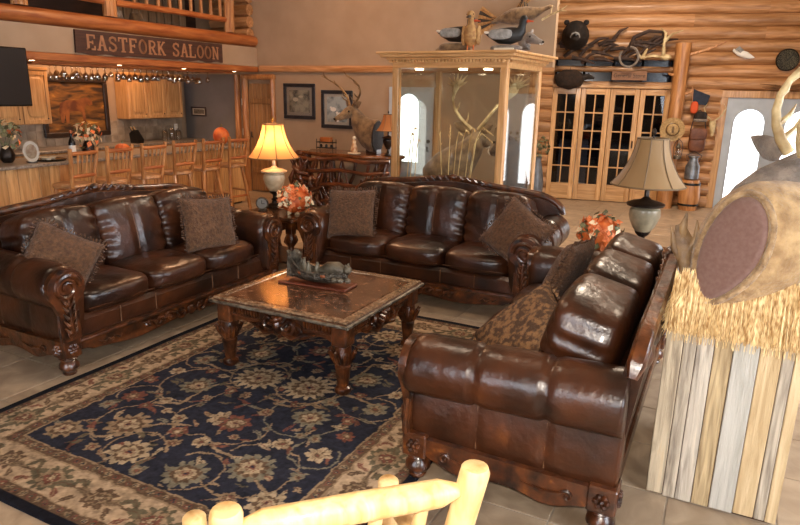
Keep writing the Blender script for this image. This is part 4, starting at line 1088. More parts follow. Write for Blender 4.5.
# shed antler propped left of the mount
sa = thing('shed_antler', 'broad tan palmed antler standing left of the felt-backed mount', 'antler', (-.105, 3.13, .878))
m = MB(); m.tube([(0, .0, 0), (.005, .01, .10), (.0, .02, .18), (-.012, .03, .26), (-.03, .035, .34), (-.05, .04, .41)], [.022, .019, .02, (.016, .035), (.014, .045), (.008, .02)], 9, up=(1, 0, 0)); m.build('beam', antld, sa, 60)
for (P) in ([(-.02, .03, .24), (-.06, .03, .30), (-.085, .03, .40)], [(-.03, .035, .34), (-.035, .03, .41), (-.025, .03, .47)], [(-.01, .03, .28), (.03, .03, .36), (.02, .03, .44)], [(0, .02, .2), (.05, .02, .27), (.085, .02, .36), (.08, .02, .40)]):
    MB().tube(P, [(.012, .018)]*(len(P)-1)+[.003], 7).build('tine', antld, sa, 60)
# ================================================================== GLASS DISPLAY CABINET
CX0, CX1, CY0, CY1 = -3.30, -1.99, 6.3, 7.35
gc = thing('display_cabinet', 'pine display cabinet with glass sides and dentil cornice behind the sofa', 'cabinet', ((CX0+CX1)/2, (CY0+CY1)/2, 0), Rd(-3.5))
hx_, hy_ = (CX1-CX0)/2, (CY1-CY0)/2
MB().box(-hx_-.03, hx_+.03, -hy_-.03, hy_+.03, 0, .12, .01).build('plinth', pineX, gc)
bs = MB().box(-hx_, hx_, -hy_, hy_, .12, .62, .006).build('base', pineX, gc)
for k in range(3): MB().box(-hx_+.05+k*.41, -hx_+.42+k*.41, -hy_-.012, -hy_, .18, .56, .006).build('panel', pineZ, bs)
MB().box(-hx_-.02, hx_+.02, -hy_-.02, hy_+.02, .62, .66, .008).build('deck', pineX, gc)
for sx in (-1, 1):
    for sy in (-1, 1): MB().box(sx*(hx_-.0375)-.0375, sx*(hx_-.0375)+.0375, sy*(hy_-.0375)-.0375, sy*(hy_-.0375)+.0375, .66, 2.10, .006).build('post', pineZ, gc)
for sy in (-1, 1): MB().box(-hx_+.075, hx_-.075, sy*(hy_-.02)-.012, sy*(hy_-.02)+.012, .66, 2.10).build('pane', glassd, gc, 0)
for sx in (-1, 1): MB().box(sx*(hx_-.02)-.004, sx*(hx_-.02)+.004, -hy_+.075, hy_-.075, .66, 2.10).build('pane', glassd, gc, 0)
tp = MB().box(-hx_, hx_, -hy_, hy_, 2.10, 2.16, .006).build('top_frame', pineX, gc)
m = MB()
for k, (o_, z0, z1) in enumerate(((.02, 2.15, 2.18), (.05, 2.18, 2.205), (.10, 2.205, 2.235), (.13, 2.235, 2.26))): m.box(-hx_-o_, hx_+o_, -hy_-o_, hy_+o_, z0, z1, .006)
co_ = m.build('cornice', pineX, gc)
dm = MB()
n = 34
for k in range(n): dm.box(-hx_+2*hx_*k/n, -hx_+2*hx_*(k+.55)/n, -hy_-.045, -hy_-.018, 2.155, 2.18)
dm.build('dentils', pineX, co_, 0)
for s in (-1, 1):
    dm = MB()
    for k in range(26): dm.box(s*(hx_+.018), s*(hx_+.045), -hy_+2*hy_*k/26, -hy_+2*hy_*(k+.55)/26, 2.155, 2.18)
    dm.build('dentils', pineX, co_, 0)

for (x, y) in ((-.42, -.35), (.1, -.35), (.38, -.35)):
    o = MB().lathe([(.045, 2.085), (.045, 2.10)], 14, M=T(x, y, 0)).build('downlight', emat('cabinet_lamp', 'ffe2b8', 14) if x < 0 and y < 0 and 'cabinet_lamp' not in bpy.data.materials else bpy.data.materials['cabinet_lamp'], gc)
    light('cabinet_downlight', 'SPOT', ((CX0+CX1)/2+x, (CY0+CY1)/2+y, 2.08), 13, WARM2, .04, target=((CX0+CX1)/2+x, (CY0+CY1)/2+y+.1, 0), spot=Rd(120))
# deer standing in the cabinet, body to the left, head turned
d3 = thing('deer_mount', 'tan deer with broad palmed antlers inside the glass cabinet', 'taxidermy mount', (0, 0, 0))
neck = [((-3.05, 6.86, .72), .10, .10, (.3, 0, .8)), ((-3.02, 6.86, .84), .20, .22, (.8, 0, .6)), ((-2.92, 6.86, .96), .23, .235, (1, .05, .35)), ((-2.78, 6.86, 1.05), .215, .22, (1, .05, .45)), ((-2.66, 6.87, 1.15), .17, .18, (1, .1, .7)), ((-2.58, 6.88, 1.26), .13, .135, (.8, .2, .9)), ((-2.52, 6.90, 1.35), .105, .11, (.6, .3, .5))]
deer_head(d3, (-2.58, 6.92, 1.38), (.15, .97, -.2), 1.0, furb, neckpts=neck, antl_=antl, tines=4, palm=7, spread=1.0, thick=1.0)
MB().lathe([(.22, .662), (.22, .70), (.12, .72), (.11, .78)], 18, M=T(-3.02, 6.86, 0)).build('stand', darkwood, d3)
d4 = thing('boar_mount', 'dark brown boar shoulder mount behind the grass in the glass cabinet', 'taxidermy mount', (0, 0, 0))
m = MB(); ring_loft(m, [((-2.10, 7.12, .70), .10, .10, (-.1, -.1, 1)), ((-2.12, 7.10, .86), .14, .15, (-.1, -.2, 1)), ((-2.15, 7.06, 1.05), .15, .16, (-.2, -.4, 1)), ((-2.18, 6.98, 1.24), .13, .15, (-.2, -.8, .6)), ((-2.20, 6.86, 1.32), .115, .12, (-.2, -1, .0)), ((-2.22, 6.74, 1.28), .07, .075, (-.2, -1, -.2)), ((-2.235, 6.64, 1.25), .052, .05, (-.2, -1, -.2)), ((-2.24, 6.60, 1.245), .04, .035, (-.2, -1, -.2))], 16); m.build('head_and_neck', nmat('boar_fur', '3a281c', '5d432f', 14, .8, detail=8, bump=.5, bscale=60), d4, 80)
for s in (-1, 1):
    m = MB(); ear(m, (-2.18+s*.09, 6.92, 1.40), (s*.6, .2, .8), (0, -1, 0), .12, .05); m.build('ear', furb, d4, 80); MB().ball((-2.21+s*.09, 6.80, 1.34), .014, 8, 6).build('eye', blackp, d4)
    MB().tube([(-2.235+s*.045, 6.64, 1.22), (-2.235+s*.065, 6.62, 1.25), (-2.235+s*.06, 6.63, 1.29)], (.010, .008, .002), 6).build('tusk', cream, d4)
MB().box(-2.30, -2.06, 6.98, 7.24, .662, .74, .006).build('stand', darkwood, d4)
# dry grass stalks in the cabinet
for k, (x0, x1, zt, nod) in enumerate(((-3.20, -3.14, 1.42, .02), (-3.17, -3.12, 1.48, .02), (-3.13, -3.09, 1.35, .02), (-2.74, -2.80, 1.42, .0), (-2.70, -2.69, 1.50, .0), (-2.66, -2.62, 1.45, .05), (-2.60, -2.52, 1.48, .06), (-2.52, -2.45, 1.50, .05), (-2.50, -2.40, 1.45, .18), (-2.46, -2.36, 1.52, .14))):
    y = 6.46+.03*(k % 3)
    t = thing('grass_stalk', 'dry tan grass stalk standing in the glass cabinet', 'dried grass', (x0, y, .661), group='dry grass stalks in the cabinet')
    P = [(0, 0, 0), ((x1-x0)*.4, 0, (zt-.66)*.45), ((x1-x0)*.8, 0, (zt-.66)*.85), ((x1-x0)+nod*.3, 0, zt-.66), (x1-x0+nod, 0, zt-.66-nod*.5)]
    MB().tube(P, (.006, .005, .005, .004, .003), 5).build('stem', straw, t)
    hd_ = MB()
    for j in range(8):
        q = Vector(P[3]).lerp(Vector(P[4]), j/7) if nod else Vector(P[2]).lerp(Vector(P[3]), j/7)
        hd_.tube([q, q+Vector((random.uniform(-.02, .02), random.uniform(-.02, .02), .03 if not nod else -.02))], (.007, .002), 4)
    hd_.build('seed_head', straw, t)
# ------------------------------------------------ birds on the cabinet
def duck(loc, rz, lab, cols, s=1.0, stand=True, upright=False):
    t = thing('mounted_duck', lab, 'taxidermy duck', loc, rz, group=None)
    bodyc, headc, bill, flank = cols
    m = MB()
    if not upright:
        ring_loft(m, [((-.17*s, 0, .10*s), .012*s, .008*s, (1, 0, -.3)), ((-.12*s, 0, .085*s), .05*s, .028*s, (1, 0, -.2)), ((-.05*s, 0, .075*s), .075*s, .06*s, (1, 0, 0)), ((.04*s, 0, .075*s), .08*s, .068*s, (1, 0, .1)), ((.11*s, 0, .09*s), .06*s, .058*s, (1, 0, .5)), ((.135*s, 0, .12*s), .035*s, .04*s, (.5, 0, 1)), ((.14*s, 0, .155*s), .024*s, .028*s, (.2, 0, 1)), ((.145*s, 0, .185*s), .03*s, .034*s, (.2, 0, 1)), ((.15*s, 0, .212*s), .026*s, .028*s, (.2, 0, 1)), ((.15*s, 0, .228*s), .008*s, .008*s, (.2, 0, 1))], 14)
        hd = Vector((.15*s, 0, .19*s)); fw = Vector((1, 0, -.1))
    else:
        ring_loft(m, [((-.02*s, 0, .03*s), .02*s, .02*s, (0, 0, 1)), ((-.01*s, 0, .07*s), .055*s, .055*s, (0, 0, 1)), ((0, 0, .12*s), .068*s, .065*s, (0, 0, 1)), ((.01*s, 0, .17*s), .05*s, .05*s, (0, 0, 1)), ((.012*s, 0, .205*s), .024*s, .026*s, (0, 0, 1)), ((.015*s, 0, .235*s), .02*s, .022*s, (0, 0, 1)), ((.02*s, 0, .262*s), .027*s, .03*s, (0, 0, 1)), ((.02*s, 0, .285*s), .02*s, .022*s, (0, 0, 1)), ((.02*s, 0, .296*s), .006*s, .006*s, (0, 0, 1))], 14)
        hd = Vector((.02*s, 0, .262*s)); fw = Vector((1, 0, -.2))
    m.build('body', bodyc, t, 80)
    MB().ball(tuple(hd+Vector((0, 0, .006*s))), (.035*s, .032*s, .036*s), 12, 8).build('head_plumage', headc, t, 80)
    b = MB(); b.tube([hd+fw*.025*s, hd+fw*.055*s, hd+fw*.08*s], [(.016*s, .014*s), (.015*s, .008*s), (.012*s, .004*s)], 8); b.build('bill', bill, t)
    for sd in (-1, 1):
        w_ = MB()
        if not upright: w_.cush(.10*s, .018*s, .042*s, 3, 6, M=T(-.02*s, sd*.072*s, .085*s) @ RX(sd*.25))
        else: w_.cush(.035*s, .014*s, .075*s, 3, 6, M=T(-.005*s, sd*.062*s, .12*s))
        w_.build('wing', flank, t, 60); MB().ball(tuple(hd+Vector((.018*s, sd*.027*s, .012*s))), .005*s, 6, 4).build('eye', blackp, t)
        if upright: MB().tube([(0, sd*.025*s, .05*s), (.005, sd*.025*s, .0)], .006*s, 5).build('leg', orange, t)
    if not upright: MB().cush(.045*s, .04*s, .012*s, 3, 6, M=T(-.135*s, 0, .098*s) @ RY(.25)).build('tail', white, t, 60)
    return t
blackf = nmat('black_feather', '141312', '201e1c', 20, .6); greyf = nmat('grey_feather', '7d7a76', '9a9792', 30, .7); brownf = nmat('brown_feather', '8a6238', 'b58a54', 26, .8); redb = nmat('red_bill', 'c8502c', rough=.4); darkf = nmat('dark_feather', '2c2620', '40362c', 24, .7)
zc = 2.261
sl = thing('driftwood_perch', 'low driftwood slab under the black and grey duck', 'driftwood', (-2.66, 6.44, zc))
MB().cush(.17, .07, .045, 3, 8, M=T(0, 0, .046)).build('slab', furb, sl, 60); MB().tube([(-.16, 0, .03), (-.21, 0, .02)], (.03, .012), 7).build('stub', furb, sl)
duck((-2.66, 6.44, zc+.085), 0, 'black-headed grey duck standing high on the driftwood slab', (blackf, blackf, redb, greyf), 1.15)
duck((-2.44, 6.32, zc), -PI/2, 'upright fawn hen duck facing the room on the cabinet', (brownf, brownf, bronze, brownf), 1.25, upright=True)
sl2 = thing('driftwood_perch', 'pale driftwood slab under the red-billed duck', 'driftwood', (-2.10, 6.42, zc))
MB().cush(.16, .07, .03, 3, 8, M=T(0, 0, .031)).build('slab', furg, sl2, 60); MB().box(-.10, .10, -.09, -.06, 0, .03, .005).build('plaque', cream, sl2)
duck((-2.12, 6.42, zc+.055), 0, 'black and white red-billed duck on the pale driftwood slab', (blackf, blackf, redb, greyf), 1.2)
ca_ = thing('antelope_head', 'small grey fawn head mount lying at the cabinet corner', 'taxidermy mount', (0, 0, 0))
deer_head(ca_, (-1.97, 6.66, zc+.15), (.9, -.3, -.2), .55, furg, neckpts=[((-2.00, 6.70, zc+.03), .07, .06, (0, 0, 1)), ((-2.00, 6.695, zc+.09), .07, .07, (.2, 0, 1))])
# bird in flight on the upper wall
fb = thing('mounted_turkey', 'brown wild turkey mounted in flight on the upper wall above the cabinet', 'taxidermy bird', (-2.86, YB-.2, 2.93)); fb.scale = (.72, 1, .8)
m = MB(); ring_loft(m, [((-.55, 0, -.12), .10, .02, (1, 0, .2)), ((-.40, 0, -.06), .10, .06, (1, 0, .1)), ((-.15, 0, -.02), .13, .14, (1, 0, 0)), ((.12, 0, .0), .13, .14, (1, 0, .1)), ((.32, 0, .04), .08, .08, (1, 0, .2)), ((.46, 0, .08), .035, .04, (1, 0, .2)), ((.58, 0, .12), .03, .032, (1, 0, .1)), ((.65, 0, .12), .01, .01, (1, 0, 0))], 14); m.build('body', furb, fb, 80)
for sgn, yy in ((1, -.02), (-1, .1)):
    for k in range(8):
        a = 1.9-.16*k; L_ = .55+.05*k if k < 5 else .75-.05*(k-5)
        MB().tube([(.10-.03*k, yy, .06), (.10-.03*k+.5*L_*math.cos(a), yy, .06+.5*L_*math.sin(a)), (.10-.03*k+L_*math.cos(a), yy, .06+L_*math.sin(a))], [(.02, .03), (.008, .04), (.004, .02)], 6, up=(1, 0, .3)).build('feather', brownf if k % 2 else darkf, fb)
for k in range(7):
    a = PI+.5-.17*k; MB().tube([(-.45, 0, -.08), (-.45+.42*math.cos(a), .0, -.08+.42*math.sin(a))], [(.01, .03), (.004, .05)], 6).build('tail_feather', darkf if k % 2 else brownf, fb)
m = MB(); m.tube([(.45, -.05, -.1), (.62, -.06, -.02), (.8, -.06, .04), (.92, -.06, .12)], (.02, .018, .014, .004), 6)
for (a, b) in (((.62, -.02), (.64, .14)), ((.74, .02), (.78, .16)), ((.8, .04), (.92, .03))): m.tube([(a[0], -.06, a[1]), (b[0], -.06, b[1])], (.012, .003), 6)
m.build('perch_branch', antl, fb)
MB().tube([(0, .05, 0), (0, .19, 0)], .02, 6).build('bracket', bronze, fb)
# ------------------------------------------------ pixel -> point on a plane of the room
def ray(px, py): return Fv+Rv*((px-400)/FPX)-Uv*((py-262.5)/FPX)
def onx(px, py, X): d = ray(px, py); return CAM+d*((X-CAM.x)/d.x)
def ony(px, py, Y): d = ray(px, py); return CAM+d*((Y-CAM.y)/d.y)
def onz(px, py, Z): d = ray(px, py); return CAM+d*((Z-CAM.z)/d.z)
def onw(px, py, off=0):
    d = ray(px, py); q = P0-nW*off; return CAM+d*((q-CAM).dot(nW)/d.dot(nW))
# ================================================================== PICTURE WALL
def framed(name, lab, x0, x1, z0, z1, fn, fm, matm=None, fw=.06):
    t = thing(name, lab, 'picture', ((x0+x1)/2, YB-.003, (z0+z1)/2)); a, b = (x1-x0)/2, (z1-z0)/2
    m = MB().box(-a, a, -.035, 0, b-fw, b, .006).box(-a, a, -.035, 0, -b, -b+fw, .006).box(-a, -a+fw, -.035, 0, -b+fw, b-fw, .006).box(a-fw, a, -.035, 0, -b+fw, b-fw, .006)
    m.build('frame', fm, t)
    MB().box(-a+fw, a-fw, -.012, -.004, -b+fw, b-fw).build('mat_board', matm or cream, t, 0)
    fn(t, a-fw, b-fw)
    MB().box(-a+fw, a-fw, -.024, -.022, -b+fw, b-fw).build('pane', glass, t, 0)
frm = nmat('charcoal_frame', '1d1f26', '2a2b33', 12, .4)
def art1(t, a, b):
    MB().box(-a*.8, a*.8, -.0145, -.012, -b*.78, b*.78).build('print', nmat('dusk_print', '3f4340', '8a8878', 7, .8, detail=6, ramp=(.4, .62)), t, 0)
    MB().ball((-.08, -.0155, .03), (.06, .001, .035), 10, 5).ball((.03, -.0155, .08), (.05, .001, .02), 10, 5).build('print_shape', nmat('print_pale', 'a59f8c', rough=.8), t, 0)
def art2(t, a, b):
    MB().box(-a*.8, a*.8, -.0145, -.012, -b*.82, b*.82).build('print', nmat('snow_print', '5e6a72', 'a4aeb0', 9, .8, detail=6, ramp=(.35, .55)), t, 0)
    for (x, z, r) in ((-.07, .0, .06), (.06, -.09, .07)): MB().ball((x, -.0155, z), (r, .001, r*.6), 12, 5).ball((x-r*.8, -.0155, z+r*.5), (r*.4, .001, r*.3), 8, 4).build('print_shape', white, t, 0)
framed('framed_picture', 'dark framed dusky print beside the plank door', -7.12, -6.46, 1.36, 1.96, art1, frm, nmat('grey_mat', '7d7a72', rough=.8))
framed('framed_picture', 'dark framed snowy print with two white birds behind the antlers', -6.33, -5.71, 1.23, 1.86, art2, frm, nmat('pale_mat', 'a8a298', rough=.8))
framed('small_plaque', 'small dark plaque on the blue-grey kitchen end wall', -9.32, -8.95, 1.33, 1.50, lambda t, a, b: MB().box(-a*.8, a*.8, -.014, -.012, -b*.7, b*.7).build('print', nmat('plaque_print', '5a5046', '857a6a', 30, .8), t, 0), darkwood, None, .025)
# rustic burl console
rc = thing('burl_console', 'rustic root-wood console with slab top against the picture wall', 'console table', (-5.45, 9.0, 0))
outl = []
for k in range(36):
    a = 2*PI*k/36; r = 1+.05*math.sin(5*a+1)+.04*math.sin(9*a)
    outl.append((.86*r*math.copysign(abs(math.cos(a))**.8, math.cos(a)), (.37*r*math.copysign(abs(math.sin(a))**.8, math.sin(a)))))
m = MB(); m.loft([[(x*.97, y*.97, .83) for x, y in outl], [(x, y, .85) for x, y in outl], [(x, y, .875) for x, y in outl], [(x*.98, y*.98, .89) for x, y in outl]]); m.build('slab_top', nmat('burl', '5a331c', '8a5530', 5, .22, detail=7, dist=2, coat=.5), rc, 50)
burlm = nmat('root_wood', '3a1d10', '6e3c1e', 6, .3, detail=6, bump=.3, coat=.4, c3='8d5228')
for k in range(58):
    a = random.uniform(PI, 2*PI) if k < 50 else random.uniform(0, PI); x0 = .82*math.cos(a)*random.uniform(.9, 1.08); y0 = -.33*random.uniform(.8, 1.1) if k < 50 else .3
    x0 = random.uniform(-.92, .8) if k % 4 else -.86+random.uniform(-.06, .12); x1 = x0+random.uniform(-.35, .35); z0_, z1_ = random.choice(((.02, .8), (.15, .82), (.4, .78), (.05, .5)))
    x1 = max(-.95, min(.85, x1)); y1 = y0+random.uniform(-.06, .08)
    P = [(x0, y0, z0_), ((x0+x1)/2+random.uniform(-.1, .1), (y0+y1)/2-random.uniform(0, .06), (z0_+z1_)/2+random.uniform(-.08, .08)), (x1, y1, z1_)]
    r = random.uniform(.016, .036); MB().tube([P[0], tuple((Vector(P[0])+Vector(P[1]))/2+Vector((.02, 0, .01))), P[1], P[2]], (r*1.1, r, r*.9, r*.7), 7).build('branch', burlm, rc, 60)
for k in range(22):
    x0 = random.uniform(-.98, -.35); z0_ = random.uniform(.05, .7); r = random.uniform(.026, .045); a = random.uniform(-1.2, 1.4); L_ = random.uniform(.18, .4)
    MB().tube([(x0, -.36, z0_), (x0+L_*.5*math.cos(a), -.43-random.uniform(0, .04), z0_+L_*.5*math.sin(a)), (x0+L_*math.cos(a), -.38, min(.80, z0_+L_*math.sin(a)))], (r*.8, r, r*.6), 8).build('branch', burlm, rc, 60)
for k, z in enumerate((.80, .62, .40)): MB().tube([(-.95, -.30, z), (-.5, -.40, z-.03), (0, -.38, z+.02), (.5, -.40, z-.01), (.86, -.30, z+.02)], .03, 8).build('branch', burlm, rc, 60)
for (x, y) in ((-.72, -.22), (.72, -.22), (-.72, .25), (.72, .25)): MB().tube([(x, y, 0), (x*.97, y*.95, .4), (x, y, .84)], (.075, .055, .07), 9).build('leg', burlm, rc, 60)
for (x, z, r) in ((-.88, .84, .07), (-.97, .74, .06)): MB().ball((x, -.2, z), (r*1.4, r*1.2, r*.8), 10, 6).build('burl_knot', burlm, rc, 70)
# deer bust on the console, facing the bar
d5 = thing('deer_mount', 'antlered deer bust on the root-wood console in front of the pictures', 'taxidermy mount', (0, 0, 0))
deer_head(d5, (-5.42, 8.98, 1.55), (-.45, -.88, -.33), .95, furb, antl_=antld, tines=5, spread=1.05,
          neckpts=[((-4.98, 9.0, 1.16), .19, .26, (-1, 0, .1)), ((-5.04, 9.0, 1.17), .20, .265, (-1, 0, .15)), ((-5.14, 9.0, 1.21), .17, .235, (-1, 0, .4)), ((-5.24, 8.99, 1.30), .135, .18, (-1, 0, .7)), ((-5.33, 8.985, 1.41), .11, .135, (-.9, 0, .8)), ((-5.39, 8.98, 1.50), .095, .11, (-1, -.1, .3))])
MB().lathe([(.185, 0), (.19, .012), (.18, .02)], 24, M=T(-4.975, 9.0, 1.16) @ RY(PI/2) @ SC(1.38, 1, 1)).build('back_board', furk, d5)
MB().box(-5.14, -4.94, 8.92, 9.08, .892, .97, .006).build('stand', darkwood, d5)
ch = thing('miniature_rack', 'small black wire rack with amber box on the console', 'rack', (-6.0, 9.1, .892))
for z in (.03, .12): MB().box(-.17, .17, -.06, .06, z, z+.012, .003).build('shelf', blackm, ch)
for x in (-.16, .16):
    for y in (-.05, .05): MB().tube([(x, y, 0), (x, y, .18)], .006, 5).build('upright', blackm, ch)
MB().box(-.10, .10, -.045, .045, .133, .21, .008).build('amber_box', nmat('amber', '8a4a20', 'a8602c', 8, .4), ch)
for x in (-.1, .0, .1): MB().lathe([(.02, 0), (.022, .03), (.012, .05)], 8, M=T(x, 0, .043)).build('jar', blackm, ch)
fg = thing('cream_figurine', 'small cream and red figurine on a dish on the console', 'figurine', (-5.25, 8.75, .892))
MB().lathe([(.09, 0), (.11, .015), (.10, .025), (.02, .03)], 16).build('dish', cream, fg)
MB().lathe([(.05, .03), (.06, .06), (.045, .12), (.03, .17), (.035, .20), (.015, .24)], 12).build('body', nmat('figurine_paint', 'b87a50', 'e0c8a0', 20, .5), fg)
MB().ball((0, 0, .25), .03, 8, 6).build('head', cream, fg)
n0 = set(bpy.data.objects)
table_lamp((-4.70, 8.85, .892), 'small amber-shaded lamp on the console beside the cabinet post', False, bronze)
for o in bpy.data.objects:
    if o not in n0 and o.parent is None: o.scale = (.72, .72, .72); del o['group']
    elif o not in n0 and o.name.startswith('lamp_shade'): o.data.materials[0] = shademat('amber_shade', 'b9763e', .4)
# ================================================================== LOFT SIGN
def letter(ch):
    S = .17; R_ = []       # list of (polyline, width)
    bar = lambda a, b, w_=S: R_.append(([a, b], w_))
    ser = lambda x, z, hw=.17: R_.append(([(x-hw, z), (x+hw, z)], .10))
    if ch in 'EFL':
        bar((.18, 0), (.18, 1)); ser(.2, .05); 
        if ch in 'EF': bar((.1, .95), (.68, .95), .11); bar((.2, .5), (.52, .5), .11); bar((.64, .98), (.64, .74), .09); bar((.5, .62), (.5, .38), .08)
        else: ser(.2, .95)
        if ch in 'EL': bar((.1, .05), (.68, .05), .11); bar((.64, .02), (.64, .28), .09)
    elif ch == 'A': bar((.14, .03), (.38, 1), .13); bar((.62, .03), (.40, 1), .17); bar((.22, .36), (.56, .36), .09); ser(.13, .05, .13); ser(.63, .05, .13)
    elif ch == 'T': bar((.38, 0), (.38, 1)); bar((.04, .95), (.72, .95), .11); bar((.07, .98), (.07, .72), .08); bar((.69, .98), (.69, .72), .08); ser(.38, .05)
    elif ch == 'O': R_.append(([(.38+.27*math.cos(a), .5+.44*math.sin(a)) for a in [2*PI*k/20 for k in range(21)]], .15))
    elif ch == 'S':
        R_.append(([(.62, .80), (.56, .90), (.40, .95), (.22, .88), (.16, .74), (.24, .60), (.40, .52), (.56, .42), (.62, .27), (.54, .11), (.38, .05), (.22, .09), (.13, .22)], .14)); bar((.62, .95), (.62, .70), .08); bar((.13, .05), (.13, .30), .08)
    elif ch == 'R':
        bar((.18, 0), (.18, 1)); ser(.2, .05, .15); R_.append(([(.14, .95), (.45, .95), (.60, .85), (.62, .72), (.55, .58), (.42, .5), (.2, .5)], .12)); bar((.38, .5), (.62, .06), .15); ser(.64, .05, .12)
    elif ch == 'K': bar((.18, 0), (.18, 1)); ser(.2, .05, .15); ser(.2, .95, .15); bar((.22, .42), (.60, .95), .11); bar((.34, .58), (.62, .05), .15); ser(.62, .95, .12); ser(.64, .05, .12)
    elif ch == 'N': bar((.15, 0), (.15, 1), .12); bar((.61, 0), (.61, 1), .12); bar((.16, .96), (.60, .05), .16); ser(.15, .05, .13); ser(.13, .95, .12); ser(.61, .95, .13)
    return R_
def letters(parent, text, y0, y1, z0, h, x, mat):
    adv = (y1-y0)/sum(.55 if c == ' ' else .80 for c in text); cur = y0
    for c in text:
        if c == ' ': cur += .55*adv; continue
        m = MB()
        for k, (P, wd) in enumerate(letter(c)):
            for (a, b) in zip(P, P[1:]):
                d = Vector((b[0]-a[0], b[1]-a[1])); L_ = d.length or 1e-6; d /= L_; n_ = Vector((-d.y, d.x))*wd/2; e = d*wd*.18 if len(P) > 2 else d*0
                A = Vector(a)-e; B = Vector(b)+e; q = [A+n_, B+n_, B-n_, A-n_]; dx = .004+.0003*(k % 5)
                pts = [(cur+p.x*adv, z0+p.y*h) for p in q]
                m.add([(x, y, z) for y, z in pts]+[(x+dx, y, z) for y, z in pts], [(3, 2, 1, 0), (4, 5, 6, 7), (0, 1, 5, 4), (1, 2, 6, 5), (2, 3, 7, 6), (3, 0, 4, 7)])
        m.build('letter', mat, parent, 0); cur += .80*adv
sg = thing('saloon_sign', 'long dark wooden sign reading EASTFORK SALOON on the loft wall', 'sign', (XL+.002, 0, 0))
P = [(5.83, 2.545), (8.56, 2.555)]; bot = []
for i in range(31):
    u = i/30; bot.append((8.56-(2.73)*u, 2.262-.012*u+.012*math.sin(u*40)*(math.sin(u*9) > 0)))
m = MB(); pts = [(5.84, 2.546), (8.56, 2.552)]+bot
n = len(pts); m.add([(0, y, z) for y, z in pts]+[(.03, y, z) for y, z in pts], [tuple(range(n)), tuple(range(2*n-1, n-1, -1))]+[(j, n+j, n+(j+1) % n, (j+1) % n) for j in range(n)]); m.build('board', signw, sg, 0)
letters(sg, 'EASTFORK SALOON', 5.98, 8.48, 2.305, .195, .030, signl)
# TV on a bracket below the loft
tv = thing('television', 'black flat television hung under the loft beside the saloon sign', 'television', (-7.50, 4.36, 1.60))
MB().box(-.03, .03, -.66, .66, 0, .66, .008).build('body', blackp, tv); MB().box(.030, .032, -.645, .645, .02, .645).build('screen', nmat('screen', '17110f', rough=.35), tv, 0)
MB().box(-.09, -.03, -.2, .2, .2, .45, .01).build('mount_plate', blackm, tv); MB().tube([(-.06, 0, .35), (-.13, 0, .44), (-.175, 0, .52), (-.175, 0, .58)], .02, 8).build('mount_arm', blackm, tv)
# soffit downlights
for y in (5.22, 6.5, 7.7, 8.85):
    t = thing('recessed_light', 'small round lit downlight in the pine soffit over the bar', 'light fixture', (XL+.01, y, 2.139), group='soffit downlights over the bar')
    t['label'] = 'small round lit downlight in the pine soffit, %s from the television' % {5.22: 'first', 6.5: 'second', 7.7: 'third', 8.85: 'fourth'}[y]
    MB().lathe([(.032, -.006), (.038, -.004), (.038, 0)], 14).build('ring', white, t); MB().lathe([(.028, -.009), (.030, -.006)], 12).build('lens', emat('soffit_lamp', 'ffd9a8', 12) if y == 5.22 else bpy.data.materials['soffit_lamp'], t)
    light('soffit_spot', 'SPOT', (XL+.01, y, 2.12), 14, WARM, .05, target=(XL-.3, y, 0), spot=Rd(110))
light('kitchen_light', 'AREA', (-8.8, 7.2, 2.5), 34, WARM, 1.6, .5, target=(-9.2, 7.2, 0))
# hanging wine glasses
gm = MB().lathe([(.033, 0), (.034, -.003), (.006, -.010), (.0045, -.07), (.012, -.085), (.034, -.115), (.038, -.145), (.032, -.185), (.030, -.185), (.036, -.145), (.030, -.115), (.004, -.09)], 12, cap=False).mesh('hanging_glass', 60); gm.materials.append(glassw)
for i in range(26):
    for j in range(3):
        if random.random() < .25: continue
        y = 5.75+.106*i+random.uniform(-.02, .02)
        if y > 8.45: continue
        o = bpy.data.objects.new('wine_glass', gm); col.objects.link(o); o.location = (-7.87-.12*j, y, 2.098)
        o.scale = (1, 1, random.choice((.7, .85, 1.0)))
        tag(o, 'clear wine glass hanging upside down from the rack over the bar', 'glass', 'stemware hanging over the bar')
# ================================================================== BAR
bar = thing('bar', 'pine board bar with grey stone counter behind the stools', 'bar counter', (0, 0, 0))
MB().box(-7.62, -7.18, 2.7, 8.38, .08, .925).build('carcass', darkwood, bar, 0)
MB().box(-7.60, -7.22, 2.7, 8.36, 0, .08).build('toe_kick', darkwood, bar, 0)
MB().box(-7.84, -7.08, 2.6, 8.45, .925, .965, .008).build('counter', stone, bar)
k = 0; y = 2.7
while y < 8.36:
    wd = .13; MB().box(-7.18, -7.155, y+.002, min(y+wd, 8.38)-.002, .03, .92, .005).build('board', pineZ if k % 9 else logZ, bar); y += wd; k += 1
for j in range(3): MB().box(-7.60+.14*j, -7.465+.14*j, 8.38, 8.40, .03, .92, .005).build('board', pineZ, bar)
